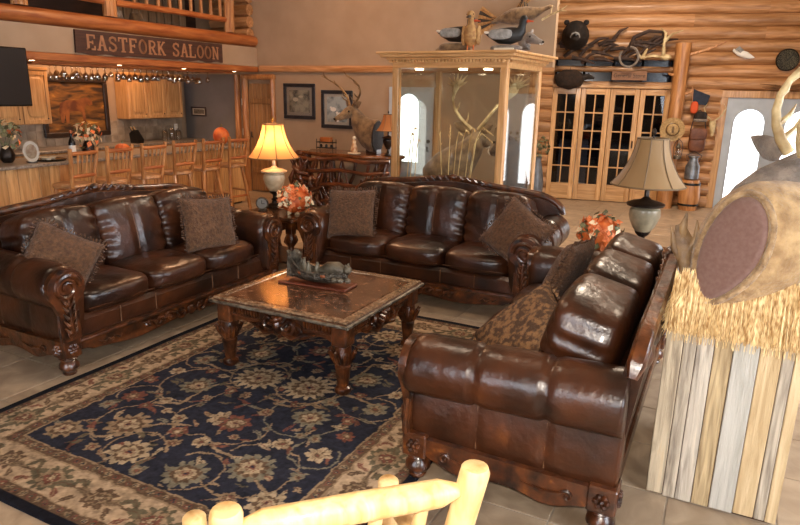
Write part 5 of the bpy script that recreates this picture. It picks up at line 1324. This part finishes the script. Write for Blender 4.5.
# kitchen back counter
kc = thing('kitchen_counter', 'pine base cabinets with stone top along the kitchen wall', 'counter', (0, 0, 0))
MB().box(-9.49, -8.92, 5.0, 9.40, .1, .87).build('carcass', pineZ, kc, 0); MB().box(-9.49, -8.98, 5.0, 9.4, 0, .1).build('toe_kick', darkwood, kc, 0)
MB().box(-9.49, -8.88, 4.98, 9.42, .87, .91, .006).build('counter', stone, kc)
for j in range(8):
    d = MB().box(-8.92, -8.90, 5.04+.545*j, 5.04+.545*j+.525, .14, .84, .006).build('door', pineZ, kc); MB().ball((-8.885, 5.12+.545*j, .72), .014, 8, 6).build('knob', bronze, d)
bsp = tag(thing('backsplash', None, None, (XK, 0, 0)), 'beige stone tile backsplash above the kitchen counter', 'wall tiles', None, 'structure')
for i in range(29):
    for j in range(3):
        MB().box(.001, .010, 5.02+.15*i, 5.165+.15*i, .913+.123*j, 1.033+.123*j, .002).build('tile', backsp, bsp, 0)
def upper(y0, y1, z0, z1, nd, lab):
    t = thing('wall_cabinet', lab, 'cabinet', (-9.49, y0, z0)); w_ = (y1-y0)/nd; h = z1-z0
    MB().box(0, .30, 0, y1-y0, 0, h, .004).build('body', pineZ, t)
    MB().box(0, .335, -.01, y1-y0+.01, h, h+.05, .01).build('crown', pineY, t)
    for k in range(nd):
        d = MB().box(.30, .312, k*w_+.008, (k+1)*w_-.008, .01, h-.01, .003).build('door', pineZ, t)
        m = MB()
        for (a, b, c, e) in ((k*w_+.008, k*w_+.06, .01, h-.01), ((k+1)*w_-.06, (k+1)*w_-.008, .01, h-.01)): m.box(.312, .325, a, b, c, e, .003)
        for (c, e) in ((.01, .065), (h-.065, h-.01)): m.box(.312, .325, k*w_+.06, (k+1)*w_-.06, c, e, .003)
        m.build('door_frame', pineZ, d); MB().cush(.008, (w_-.16)/2, (h-.2)/2, 6, 6, M=T(.316, (k+.5)*w_, h/2)).build('raised_panel', pineZ, d)
        MB().ball((.335, (k+.85)*w_, .08), .011, 8, 5).build('knob', bronze, d)
upper(7.88, 9.10, 1.31, 2.03, 3, 'pine wall cabinets right of the big animal painting')
upper(5.55, 6.44, 1.28, 2.05, 2, 'pine wall cabinets between the television and the painting')
# big painting
pt = thing('animal_painting', 'large dark framed painting of a brown animal in golden meadow', 'painting', (-9.47, 7.08, 1.05))
fwm = nmat('dark_frame', '241a15', '3a2a20', 8, .35); W2, H2 = .60, .92
m = MB().box(0, .05, -W2, W2, 0, .075, .01).box(0, .05, -W2, W2, H2-.075, H2, .01).box(0, .05, -W2, -W2+.075, .075, H2-.075, .01).box(0, .05, W2-.075, W2, .075, H2-.075, .01); m.build('frame', fwm, pt)
cm = nmat('meadow_canvas', '2c1a0c', '8a5a20', 4, .6, (1, .8, 3.0), 6, dist=.6, ramp=(.38, .66), c3='d99a48'); MB().box(0, .012, -W2+.075, W2-.075, .075, H2-.075).build('canvas', cm, pt, 0)
an = [(-.30, .40), (-.28, .52), (-.16, .57), (.05, .57), (.12, .60), (.20, .62), (.30, .56), (.31, .50), (.24, .48), (.19, .50), (.15, .44), (.16, .22), (.11, .22), (.10, .38), (.02, .40), (-.12, .40), (-.15, .22), (-.20, .22), (-.20, .36), (-.24, .22), (-.28, .22)]
m = MB(); n = len(an); m.add([(.012, y, z) for y, z in an]+[(.0145, y, z) for y, z in an], [tuple(range(2*n-1, n-1, -1))]+[(j, n+j, n+(j+1) % n, (j+1) % n) for j in range(n)]); m.build('painted_animal', nmat('painted_brown', '5a2c12', '8f5526', 6, .7), pt, 0)
# bar stools
stl = thing('bar_stool', 'peeled log bar stool with spindle back at the bar', 'bar stool', group='log bar stools along the bar')
sm = MB(); o2 = [(.215*math.cos(2*PI*k/24)*(1+.03*math.sin(3*2*PI*k/24)), .205*math.sin(2*PI*k/24)) for k in range(24)]
sm.loft([[(x*.92, y*.92, .69) for x, y in o2], [(x, y, .70) for x, y in o2], [(x, y, .73) for x, y in o2], [(x*.94, y*.94, .742) for x, y in o2]]); sm.build('seat', logX, stl, 50)
for sx in (-1, 1):
    for sy in (-1, 1): MB().tube([(sx*.20, sy*.20, 0), (sx*.165, sy*.165, .35), (sx*.12, sy*.12, .70)], (.024, .026, .024), 8).build('leg', logZ, stl)
for sgn in (-1, 1):
    MB().tube([(sgn*.18, -.18, .25), (sgn*.18, .18, .25)], .016, 7).build('rung', logY, stl); MB().tube([(-.175, sgn*.175, .32), (.175, sgn*.175, .32)], .016, 7).build('rung', logX, stl)
    MB().tube([(.155, sgn*.15, .70), (.20, sgn*.175, .95), (.225, sgn*.195, 1.16)], (.024, .025, .022), 8).build('back_post', logZ, stl)
for z, xx in ((1.10, .218), (.84, .182)): MB().tube([(xx, -.185 if z > 1 else -.165, z), (xx+.02, 0, z), (xx, .185 if z > 1 else .165, z)], .024, 8).build('back_rail', logY, stl)
for yv in (-.10, -.035, .035, .10): MB().tube([(.195, yv*.9, .85), (.235, yv, 1.09)], .012, 6).build('spindle', logZ, stl)
for k, (y, a) in enumerate(((4.95, .12), (5.46, .06), (6.0, 0), (6.55, -.05), (7.10, -.05), (7.66, -.10))):
    o = stl if k == 0 else copy_tree(stl); o.location = (-6.82, y, .0); o.rotation_euler.z = a
    o['label'] = 'peeled log bar stool with spindle back, %s from the plank door' % ('first second third fourth fifth sixth'.split()[5-k])
# things on the counters
def bouquet(name, loc, lab, mix, r, h, vase, vm):
    t = thing(name, lab, 'flowers', loc)
    MB().lathe(vase, 14).build('vase', vm, t)
    for k in range(70):
        d = Vector((random.gauss(0, 1), random.gauss(0, 1), random.gauss(.3, .8))).normalized(); p = Vector((d.x*r, d.y*r, h+d.z*r*1.1))
        o = bpy.data.objects.new('petal', lfm[random.choice(mix)]); col.objects.link(o); o.parent = t; o.location = p*.98
        o.rotation_euler = (d.to_track_quat('Z', 'Y').to_matrix().to_4x4() @ RZ(random.uniform(0, 6.3)) @ RX(.3)).to_euler(); s = random.uniform(.06, .10); o.scale = (s, s, s)
    for k in range(7): MB().tube([(0, 0, h*.4), (random.uniform(-.5, .5)*r, random.uniform(-.5, .5)*r, h), (random.uniform(-1, 1)*r, random.uniform(-1, 1)*r, h+r*random.uniform(.2, 1.2))], .005, 5).build('stem', leafg, t)
vz = [(.05, 0), (.075, .03), (.085, .09), (.06, .15), (.045, .18), (.05, .19), (.042, .185), (.05, .1)]
zb = .966
bouquet('flower_vase', (-7.46, 4.62, zb), 'autumn flowers in a bronze vase at the television end of the bar', 'goggco', .15, .30, vz, bronze)
bouquet('flower_vase', (-7.48, 5.72, zb), 'cream and rust flowers in a bronze vase by the black bottle', 'cocggo', .15, .26, vz, bronze)
pl = thing('picture_plate', 'pale oval plate standing on the bar', 'plate', (-7.26, 4.78, zb), Rd(-20))
MB().lathe([(.02, 0), (.07, .004), (.10, .016), (.102, .02), (.07, .010)], 20, M=T(0, 0, .125) @ RY(Rd(80)) @ SC(1.2, .85, 1)).build('plate', shell, pl); MB().ball((.022, 0, .127), (.006, .062, .088), 10, 6).build('painted_centre', nmat('plate_paint', '7d6048', '9a8a70', 20, .5), pl)
MB().box(-.05, .04, -.05, .05, 0, .012, .003).tube([(-.04, 0, .01), (-.03, 0, .12)], .008, 5).build('stand', blackm, pl)
ty = thing('serving_tray', 'low black tray with small dishes on the bar', 'tray', (-7.30, 5.05, zb))
MB().lathe([(.16, 0), (.17, .012), (.175, .02), (.16, .014), (.02, .01)], 20).build('tray', blackp, ty)
for (x, y) in ((-.05, .06), (.04, -.06), (-.06, -.05)): MB().lathe([(.025, .012), (.035, .03), (.037, .04), (.03, .035)], 10, M=T(x, y, 0)).build('dish', cream, ty)
bt_ = thing('wine_bottle', 'black wine bottle with white label on the bar', 'bottle', (-7.42, 5.44, zb))
MB().lathe([(.04, 0), (.042, .01), (.042, .18), (.03, .22), (.015, .25), (.014, .31), (.017, .315), (.017, .33)], 16).build('body', blackp, bt_); MB().lathe([(.0428, .05), (.0428, .15)], 16, cap=False).build('label', white, bt_); MB().lathe([(.0175, .30), (.0175, .332), (.004, .334)], 12).build('foil', nmat('copper_foil', 'a8603c', rough=.4, metal=.5), bt_)
def small_pumpkin(loc, lab, r, h):
    t = thing('pumpkin', lab, 'pumpkin', loc); m = MB(); ribbed(m, r, h); m.build('flesh', orange, t, 60); MB().tube([(0, 0, h-.01), (.01, 0, h+.03), (.025, 0, h+.04)], (.014, .010, .012), 6).build('stem', leafg, t)
small_pumpkin((-7.42, 6.20, zb), 'small orange pumpkin with long stem on the bar behind the stools', .10, .13)
small_pumpkin((-7.36, 8.09, zb), 'tall orange pumpkin at the open end of the bar', .13, .28)
kb = thing('knife_block', 'black knife block with pale handles on the kitchen counter', 'knife block', (-9.1, 7.92, .911))
MB().prism([(-.09, 0), (.09, 0), (.11, .06), (-.02, .22), (-.11, .16)], -.06, .06).build('block', blackm, kb)
for k in range(4): MB().box(-.012, .012, -.05+.03*k-.008, -.05+.03*k+.008, .0, .10, .003, M=T(-.045, 0, .19) @ RY(Rd(-38))).build('handle', furt if k % 2 else blackp, kb)
for k, (y, h) in enumerate(((8.60, .20), (8.76, .24), (8.92, .18))):
    t = thing('glass_jar', 'clear glass jar with lid on the kitchen counter', 'jar', (-9.15, y, .911), group='glass jars on the kitchen counter'); t['label'] = ('mid-height', 'tallest', 'shortest')[k]+' of the clear lidded glass jars on the kitchen counter'
    MB().lathe([(.05, 0), (.055, .01), (.055, h*.8), (.04, h*.9), (.038, h*.9), (.05, h*.78), (.05, .012)], 14).build('body', glassw, t); MB().lathe([(.045, h*.9), (.045, h), (.012, h+.012), (.012, h+.03)], 12).build('lid', pewter, t)
for (y, z) in ((5.28, 1.08), (9.2, 1.12)):
    t = thing('wall_outlet', 'white outlet plate on the backsplash '+('near the television' if y < 6 else 'near the glass jars'), 'outlet', (XK+.011, y, z)); MB().box(0, .006, -.04, .04, -.06, .06, .002).build('plate', white, t); MB().box(.006, .009, -.015, .015, .01, .04).box(.006, .009, -.015, .015, -.04, -.01).build('socket', cream, t)
# ================================================================== LOG WALL DECOR
def wall_thing(name, lab, cat, u, off, z): t = thing(name, lab, cat); t.matrix_world = MW @ T(u, -off, z); return t
po = wall_thing('log_post', 'thick peeled log post with bark stubs beside the glazed doors', 'post', 1.05, .30, 0)
MB().tube([(0, 0, 0), (.01, 0, .6), (-.01, 0, 1.2), (.01, 0, 1.9), (0, 0, 2.72)], (.14, .125, .115, .115, .125), 14).build('trunk', logZ, po, 60)
for (z, a, l) in ((2.2, 2.8, .10), (1.9, .3, .12), (1.4, 3.3, .10), (2.5, -.2, .55)):
    MB().tube([(0, 0, z), (math.cos(a)*(.1+l*.6), -.04, z+l*.25), (math.cos(a)*(.1+l), -.05, z+l*.45)], (.035, .022, .012), 7).build('stub', logZ, po)
gs = wall_thing('store_sign', 'small wooden sign reading General Store above the glazed doors', 'sign', .265, .16, 2.20)
MB().box(-.285, .285, -.015, .015, -.075, .075, .005).build('board', nmat('store_board', '7d5840', '92694c', 6, .7, (.6, 8, 8)), gs)
fc = bpy.data.curves.new('lettering', 'FONT'); fc.body = 'General Store'; fc.size = .090; fc.align_x = 'CENTER'; fc.align_y = 'CENTER'; fc.extrude = .002
fo_ = bpy.data.objects.new('lettering', fc); col.objects.link(fo_); bpy.context.view_layer.update()
me = bpy.data.meshes.new_from_object(fo_.evaluated_get(bpy.context.evaluated_depsgraph_get())); bpy.data.objects.remove(fo_)
lo = bpy.data.objects.new('lettering', me); col.objects.link(lo); lo.parent = gs; lo.location = (0, -.017, 0); lo.rotation_euler = (PI/2, 0, 0); me.materials.clear(); me.materials.append(nmat('sign_ink', '1c100a', rough=.7))
be = wall_thing('bear_head', 'black bear head mount on the logs above the glazed doors', 'taxidermy mount', -.68, .10, 2.82); be.scale = (1.15, 1.15, 1.15)
m = MB(); ring_loft(m, [((0, 0, 0), .17, .19, (0, -1, 0)), ((0, -.06, .02), .20, .21, (0, -1, 0)), ((0, -.16, .05), .18, .18, (0, -1, 0)), ((0, -.25, .04), .15, .15, (0, -1, 0)), ((0, -.31, .0), .09, .09, (0, -1, 0)), ((0, -.38, -.02), .07, .065, (0, -1, 0)), ((0, -.43, -.025), .055, .05, (0, -1, 0)), ((0, -.445, -.025), .02, .02, (0, -1, 0))], 16); m.build('head', furk, be, 80)
for s in (-1, 1): MB().ball((s*.14, -.16, .20), (.042, .03, .04), 10, 6).build('ear', furk, be, 80); MB().ball((s*.06, -.29, .05), .013, 6, 4).build('eye', blackp, be)
MB().tube([(-.06, -.40, -.03), (-.04, -.42, .02), (0, -.43, .035), (.04, -.42, .02), (.06, -.40, -.03)], .016, 7).build('muzzle_ring', greyf, be); MB().ball((0, -.45, .0), (.035, .02, .025), 8, 6).build('nose', blackp, be)
pe = wall_thing('fur_pelt', 'round dark brown fur pelt hanging over the glazed doors', 'pelt', -.72, .10, 2.13)
m = MB()
secs = [[(.26*s_*math.cos(2*PI*k/28)*(1+.06*math.sin(5*2*PI*k/28)), y_, .17*s_*math.sin(2*PI*k/28)*(1+.06*math.sin(7*2*PI*k/28))) for k in range(28)] for s_, y_ in ((.9, 0), (1, -.02), (.95, -.06), (.6, -.10), (.15, -.115))]
m.loft(secs).build('pelt', nmat('dark_pelt', '221710', '3d2a1c', 20, .9, detail=8, bump=.9, bscale=60), pe, 60); MB().tube([(.2, -.03, .03), (.32, -.05, .05), (.42, -.05, .02)], (.05, .045, .015), 8).build('tail', furk, pe, 60); MB().tube([(0, -.02, .15), (0, 0, .2)], .006, 5).build('cord', blackm, pe)
dg = wall_thing('driftwood_garland', 'tangled dark branches hung on the logs above the glazed doors', 'branch', 0, .10, 2.5)
for k in range(26):
    x0 = -.98+.062*k+random.uniform(-.05, .05); z0 = random.uniform(-.1, .28); L_ = random.uniform(.25, .5); a = random.uniform(-.4, .9)
    MB().tube([(x0, -.02, z0), (x0+L_*.5*math.cos(a), -.07, z0+L_*.5*math.sin(a)+.03), (x0+L_*math.cos(a), -.04, z0+L_*math.sin(a)*.8)], (.034, .028, .010), 6).build('branch', nmat('dark_twig', '2e2019', '4a352a', 9, .8) if k == 0 else bpy.data.materials['dark_twig'], dg)
MB().tube([(.20, -.05, .10), (.28, -.08, .32), (.5, -.08, .42), (.72, -.08, .40), (.74, -.05, .28)], (.03, .035, .03, .028, .02), 8).build('branch', bpy.data.materials['dark_twig'], dg)
hs = wall_thing('horse_collar', 'worn pale rope collar hanging among the branches above the doors', 'horse collar', .22, .30, 2.50)
MB().tube([(.15*math.cos(a), 0, .16*math.sin(a)) for a in [PI*.8+2*PI*.85*k/20 for k in range(21)]], .018, 8).build('rope', furg, hs); MB().tube([(0, 0, .15), (0, .05, .22)], .008, 5).build('hook', blackm, hs)
aw = wall_thing('antler_rack', 'pale branching antler fixed to the logs beside the post', 'antler', .72, .20, 2.50)
m = MB()
for P in ([(.10, 0, 0), (.02, -.05, .0), (-.12, -.08, .02), (-.30, -.08, -.02), (-.44, -.06, .16)], [(.05, -.03, .02), (.03, -.07, .2), (.04, -.08, .38), (-.05, -.07, .46)], [(-.28, -.08, -.02), (-.24, -.10, .10), (-.22, -.10, .14)], [(.03, -.07, .25), (.14, -.08, .36), (.3, -.07, .42)]): m.tube(P, [.035]+[.022]*(len(P)-2)+[.006], 7)
m.build('beam', antl, aw, 60); MB().ball((.09, -.02, .0), (.09, .05, .05), 10, 6).build('skull_plate', antl, aw)
ht = thing('straw_hat', 'round tan straw hat hanging on the log post', 'hat'); ht.matrix_world = MW @ T(1.02, -.46, 1.34) @ RX(PI/2)
MB().lathe([(.075, .07), (.09, .06), (.098, .02), (.10, .0), (.16, -.008), (.195, .004), (.195, -.002), (.10, -.012)], 24, cap=True).build('brim_and_crown', nmat('straw_hat', '9a7a4e', 'bb9a68', 30, .8, bump=.3), ht, 50); MB().tube([(.10*math.cos(2*PI*k/24), .10*math.sin(2*PI*k/24), .014) for k in range(25)], .008, 6).build('hat_band', darkwood, ht); MB().cush(.02, .055, .02, 3, 6, M=T(0, 0, .068)).build('crown_crease', furb, ht)
bird = wall_thing('bird_plaque', 'small white and grey bird shape on the bare logs', 'wall ornament', 2.0, .10, 2.55)
m = MB(); ring_loft(m, [((-.16, 0, .08), .01, .02, (1, 0, -.3)), ((-.08, -.02, .04), .03, .05, (1, 0, -.3)), ((.04, -.02, 0), .03, .055, (1, 0, -.3)), ((.12, -.02, -.03), .02, .03, (1, 0, -.3)), ((.17, -.02, -.04), .004, .006, (1, 0, -.3))], 10); m.build('body', white, bird, 70); MB().tube([(-.02, -.03, .04), (-.09, -.06, .10), (-.14, -.06, .08)], [(.01, .04), (.008, .04), (.004, .01)], 7).build('wing', greyf, bird)
rd = wall_thing('round_thermometer', 'round olive wall dial above the grey arched doors', 'wall dial', 2.66, .10, 2.48)
MB().lathe([(.17, 0), (.175, .02), (.165, .03), (.155, .022)], 28, M=RX(PI/2)).build('rim', bronze, rd); MB().lathe([(.157, .018), (.157, .022)], 28, M=RX(PI/2)).build('dial', nmat('olive_dial', '8a8468', '9a9478', 14, .6), rd)
for k in range(12): MB().box(-.005, .005, -.026, -.023, .115, .142, M=RY(2*PI*k/12)).build('tick', bronze, rd)
MB().box(-.006, .006, -.029, -.026, -.02, .11, M=RY(.7)).build('hand', blackm, rd)
sw = wall_thing('dried_swag', 'dark dried twig swag above the grey arched doors', 'wall ornament', 2.72, .10, 2.04)
for k in range(18):
    a = random.uniform(-.5, .5)+(PI if k % 2 else 0); L_ = random.uniform(.15, .42); MB().tube([(0, -.02, .0), (L_*.5*math.cos(a), -.05, .02+L_*.3*math.sin(a)), (L_*math.cos(a), -.04, L_*.5*math.sin(a)+.02)], (.012, .012, .004), 5).build('twig', nmat('swag_twig', '5a3a20', '7d5630', 9, .8) if k == 0 else bpy.data.materials['swag_twig'], sw)
# gear hung right of the post
g1 = wall_thing('game_bag', 'brown leather game bag hanging right of the log post', 'bag', 1.46, .22, 1.16)
MB().cush(.13, .06, .20, 4, 8, (0, .2, 0)).build('body', nmat('bag_leather', '5a3320', '7d4a2c', 9, .5, bump=.3), g1, 60); MB().cush(.135, .02, .10, 4, 6, M=T(0, -.065, .11)).build('flap', bpy.data.materials['bag_leather'], g1, 60); MB().tube([(-.12, 0, .15), (-.08, .04, .42), (0, .08, .50), (.08, .04, .42), (.12, 0, .15)], .01, 6).build('strap', darkwood, g1)
g2 = wall_thing('milk_can', 'dented grey metal milk can hanging below the bag', 'can', 1.42, .40, .52)
MB().lathe([(.10, 0), (.115, .02), (.115, .22), (.075, .30), (.07, .36), (.09, .38), (.085, .39), (.06, .36)], 18).build('body', nmat('dull_zinc', '6f7378', '8f9398', 12, .4, metal=.7), g2); MB().tube([(-.09, 0, .30), (-.12, 0, .40), (0, .0, .47), (.12, 0, .40), (.09, 0, .30)], .006, 6).build('handle', blackm, g2)
g2s = wall_thing('store_keg', 'small wooden keg standing on the floor under the milk can', 'keg', 1.42, .40, 0)
MB().lathe([(.14, 0), (.165, .12), (.175, .26), (.165, .40), (.14, .515)], 18).build('staves', logZ, g2s)
for z in (.08, .43): MB().lathe([(.163, z), (.168, z+.02), (.163, z+.04)], 18, cap=False).build('hoop', blackm, g2s)
g3 = wall_thing('trapper_hat', 'dark fur trapper hat hung on the logs above the bag', 'hat', 1.47, .22, 1.56); g3.scale = (.8, .8, .8)
MB().cush(.12, .09, .10, 3, 8).build('cap', furk, g3, 60); MB().cush(.13, .10, .035, 4, 6, M=T(0, 0, -.08)).build('brim', furg, g3, 60)
g4 = wall_thing('small_skull', 'pale deer skull with antlers on the logs beside the grey door', 'skull', 1.68, .12, 1.42)
ring = MB(); ring_loft(ring, [((0, -.02, .06), .05, .05, (0, -.4, -1)), ((0, -.05, .0), .055, .045, (0, -.4, -1)), ((0, -.09, -.10), .035, .03, (0, -.4, -1)), ((0, -.11, -.18), .02, .02, (0, -.4, -1))], 12); ring.build('skull', antl, g4, 70)
for s in (-1, 1): MB().tube([(s*.03, -.02, .08), (s*.12, -.05, .16), (s*.17, -.06, .28), (s*.12, -.08, .36)], (.014, .013, .01, .004), 6).build('antler', antl, g4)
g5 = wall_thing('navy_pennant', 'navy cloth pennant on the logs above the skull', 'pennant', 1.45, .12, 1.88)
MB().prism([(-.13, .12), (.14, .02), (.10, -.14), (-.12, -.12)], -.012, .0).build('cloth', nmat('navy_cloth', '1d2432', '2a3344', 20, .8), g5); MB().tube([(-.16, -.015, .16), (-.12, -.015, -.16)], .008, 6).build('stick', logZ, g5)
g6 = wall_thing('orange_vest', 'small orange safety cloth hanging beside the post', 'cloth', 1.36, .16, 1.70)
MB().cush(.06, .02, .10, 3, 6).build('cloth', nmat('blaze_orange', 'd0501e', rough=.7), g6, 60); MB().tube([(0, 0, .09), (0, .05, .13)], .006, 5).build('hook', blackm, g6)
g7 = wall_thing('oil_lantern', 'grey metal oil lantern hanging on the log post', 'lantern', 1.14, .50, .86)
MB().lathe([(.06, 0), (.065, .01), (.065, .05), (.04, .06)], 14).build('fount', pewter, g7); MB().lathe([(.035, .06), (.05, .10), (.045, .15), (.03, .18)], 14, cap=False).build('globe', glassw, g7); MB().lathe([(.04, .18), (.045, .20), (.025, .23), (.03, .25), (.01, .26)], 12).build('hood', pewter, g7)
MB().tube([(-.06, 0, .05), (-.075, 0, .18), (-.05, 0, .28), (0, 0, .33), (.05, 0, .28), (.075, 0, .18), (.06, 0, .05)], .005, 6).build('bail', blackm, g7); MB().tube([(0, 0, .33), (-.03, .1, .36)], .005, 5).build('hook', blackm, g7)
# dried arrangement at the cabinet's far corner
bouquet('dried_flowers', W(-1.15, .55, 0), 'grey dried flowers in a tall floor vase beside the glazed doors', 'ggg', .17, .98, [(.10, 0), (.13, .04), (.14, .35), (.10, .62), (.07, .75), (.09, .80), (.07, .78), (.09, .5)], nmat('zinc_vase', '6a6e74', '80858a', 10, .5, metal=.4))
# ================================================================== FOREGROUND LOG CHAIR
lc = thing('log_chair', 'peeled pale log armchair with its back to the room corner camera side of the rug', 'chair', (-.83, 1.23, 0))
lc['label'] = 'peeled pale log armchair standing at the edge of the rug'
o_ = Vector((-.83, 1.23, 0)); fdir = Vector((-.78, .62, 0)); sdir = Vector((.70, .71, 0)).normalized()
tops = [Vector((-.835, .875, 1.0)), Vector((-.43, 1.272, 1.005))]; fr_ = [Vector((-1.24, 1.17, .65)), Vector((-.83, 1.60, .65))]
for p in tops:
    q = p-o_; MB().tube([q+fdir*.12-Vector((0, 0, q.z)), q+fdir*.17+Vector((0, 0, -.57)), q+fdir*.09+Vector((0, 0, -.3)), q+Vector((0, 0, -.012)), q+Vector((0, 0, 0))], (.038, .038, .037, .0355, .030), 16).build('back_post', peeled, lc, 60)
for p in fr_:
    q = p-o_; MB().tube([(q.x, q.y, 0), (q.x, q.y, .3), (q.x, q.y, .645), (q.x, q.y, .652)], (.036, .036, .034, .028), 14).build('front_post', peeled, lc, 60)
def rail(a, b, r, nm, z_up=0, taper=.55):
    a, b = Vector(a), Vector(b); P = [a.lerp(b, t) for t in (0, .06, .14, .5, .86, .94, 1)]; P[3].z += z_up
    MB().tube(P, (r*taper, r*taper, r, r*1.05, r, r*taper, r*taper), 14).build(nm, peeled, lc, 60)
dz = lambda v, z, k: v-o_+Vector((0, 0, z-v.z))+fdir*k
rail(dz(tops[0], .935, .02), dz(tops[1], .935, .02), .034, 'top_rail', .0)
rail(dz(tops[0], .56, .14), dz(tops[1], .56, .14), .026, 'lower_rail')
for u in (.2, .4, .6, .8):
    a = dz(tops[0], .57, .135).lerp(dz(tops[1], .57, .135), u); b = dz(tops[0], .92, .025).lerp(dz(tops[1], .92, .025), u); MB().tube([a, a.lerp(b, .5), b], (.016, .020, .016), 10).build('spindle', peeled, lc, 60)
for k in (0, 1): rail(dz(tops[k], .60, .13), dz(fr_[k], .60, 0), .028, 'arm')
rail(dz(fr_[0], .36, 0), dz(fr_[1], .36, 0), .028, 'seat_rail'); rail(dz(tops[0], .36, .16), dz(tops[1], .36, .16), .028, 'seat_rail')
for k in (0, 1): rail(dz(tops[k], .36, .16), dz(fr_[k], .36, 0), .028, 'seat_rail'); rail(dz(tops[k], .16, .13), dz(fr_[k], .16, 0), .022, 'stretcher')
for k in range(5):
    u = .1+.2*k; a = dz(tops[0], .40, .17).lerp(dz(fr_[0], .40, 0), u); b = dz(tops[1], .40, .17).lerp(dz(fr_[1], .40, 0), u); MB().tube([a, b], .03, 10).build('seat_slat', peeled, lc, 60)

# glowing fixtures added out of view to go with the ceiling fill lights
for k, (x, y) in enumerate(((-2.4, 3.4), (-5.4, 7.2), (-.9, 9.3), (-5.0, 2.4), (.9, 6.6))):
    t = thing('added_ceiling_fixture', 'added round flush ceiling fixture '+('over the coffee table', 'near the bar stools', 'near the glazed doors', 'over the bar-side sofa', 'near the grey arched doors')[k], 'lamp', (x, y, CEIL), group='added ceiling fill fixtures')
    MB().lathe([(.34, 0), (.34, -.03), (.31, -.06), (.30, -.06)], 24, cap=False).build('rim', bronze, t); MB().lathe([(.30, -.05), (.29, -.07), (.12, -.09), (.02, -.095)], 24).build('diffuser', emat('fill_diffuser', 'ffe0b4', 3) if k == 0 else bpy.data.materials['fill_diffuser'], t)
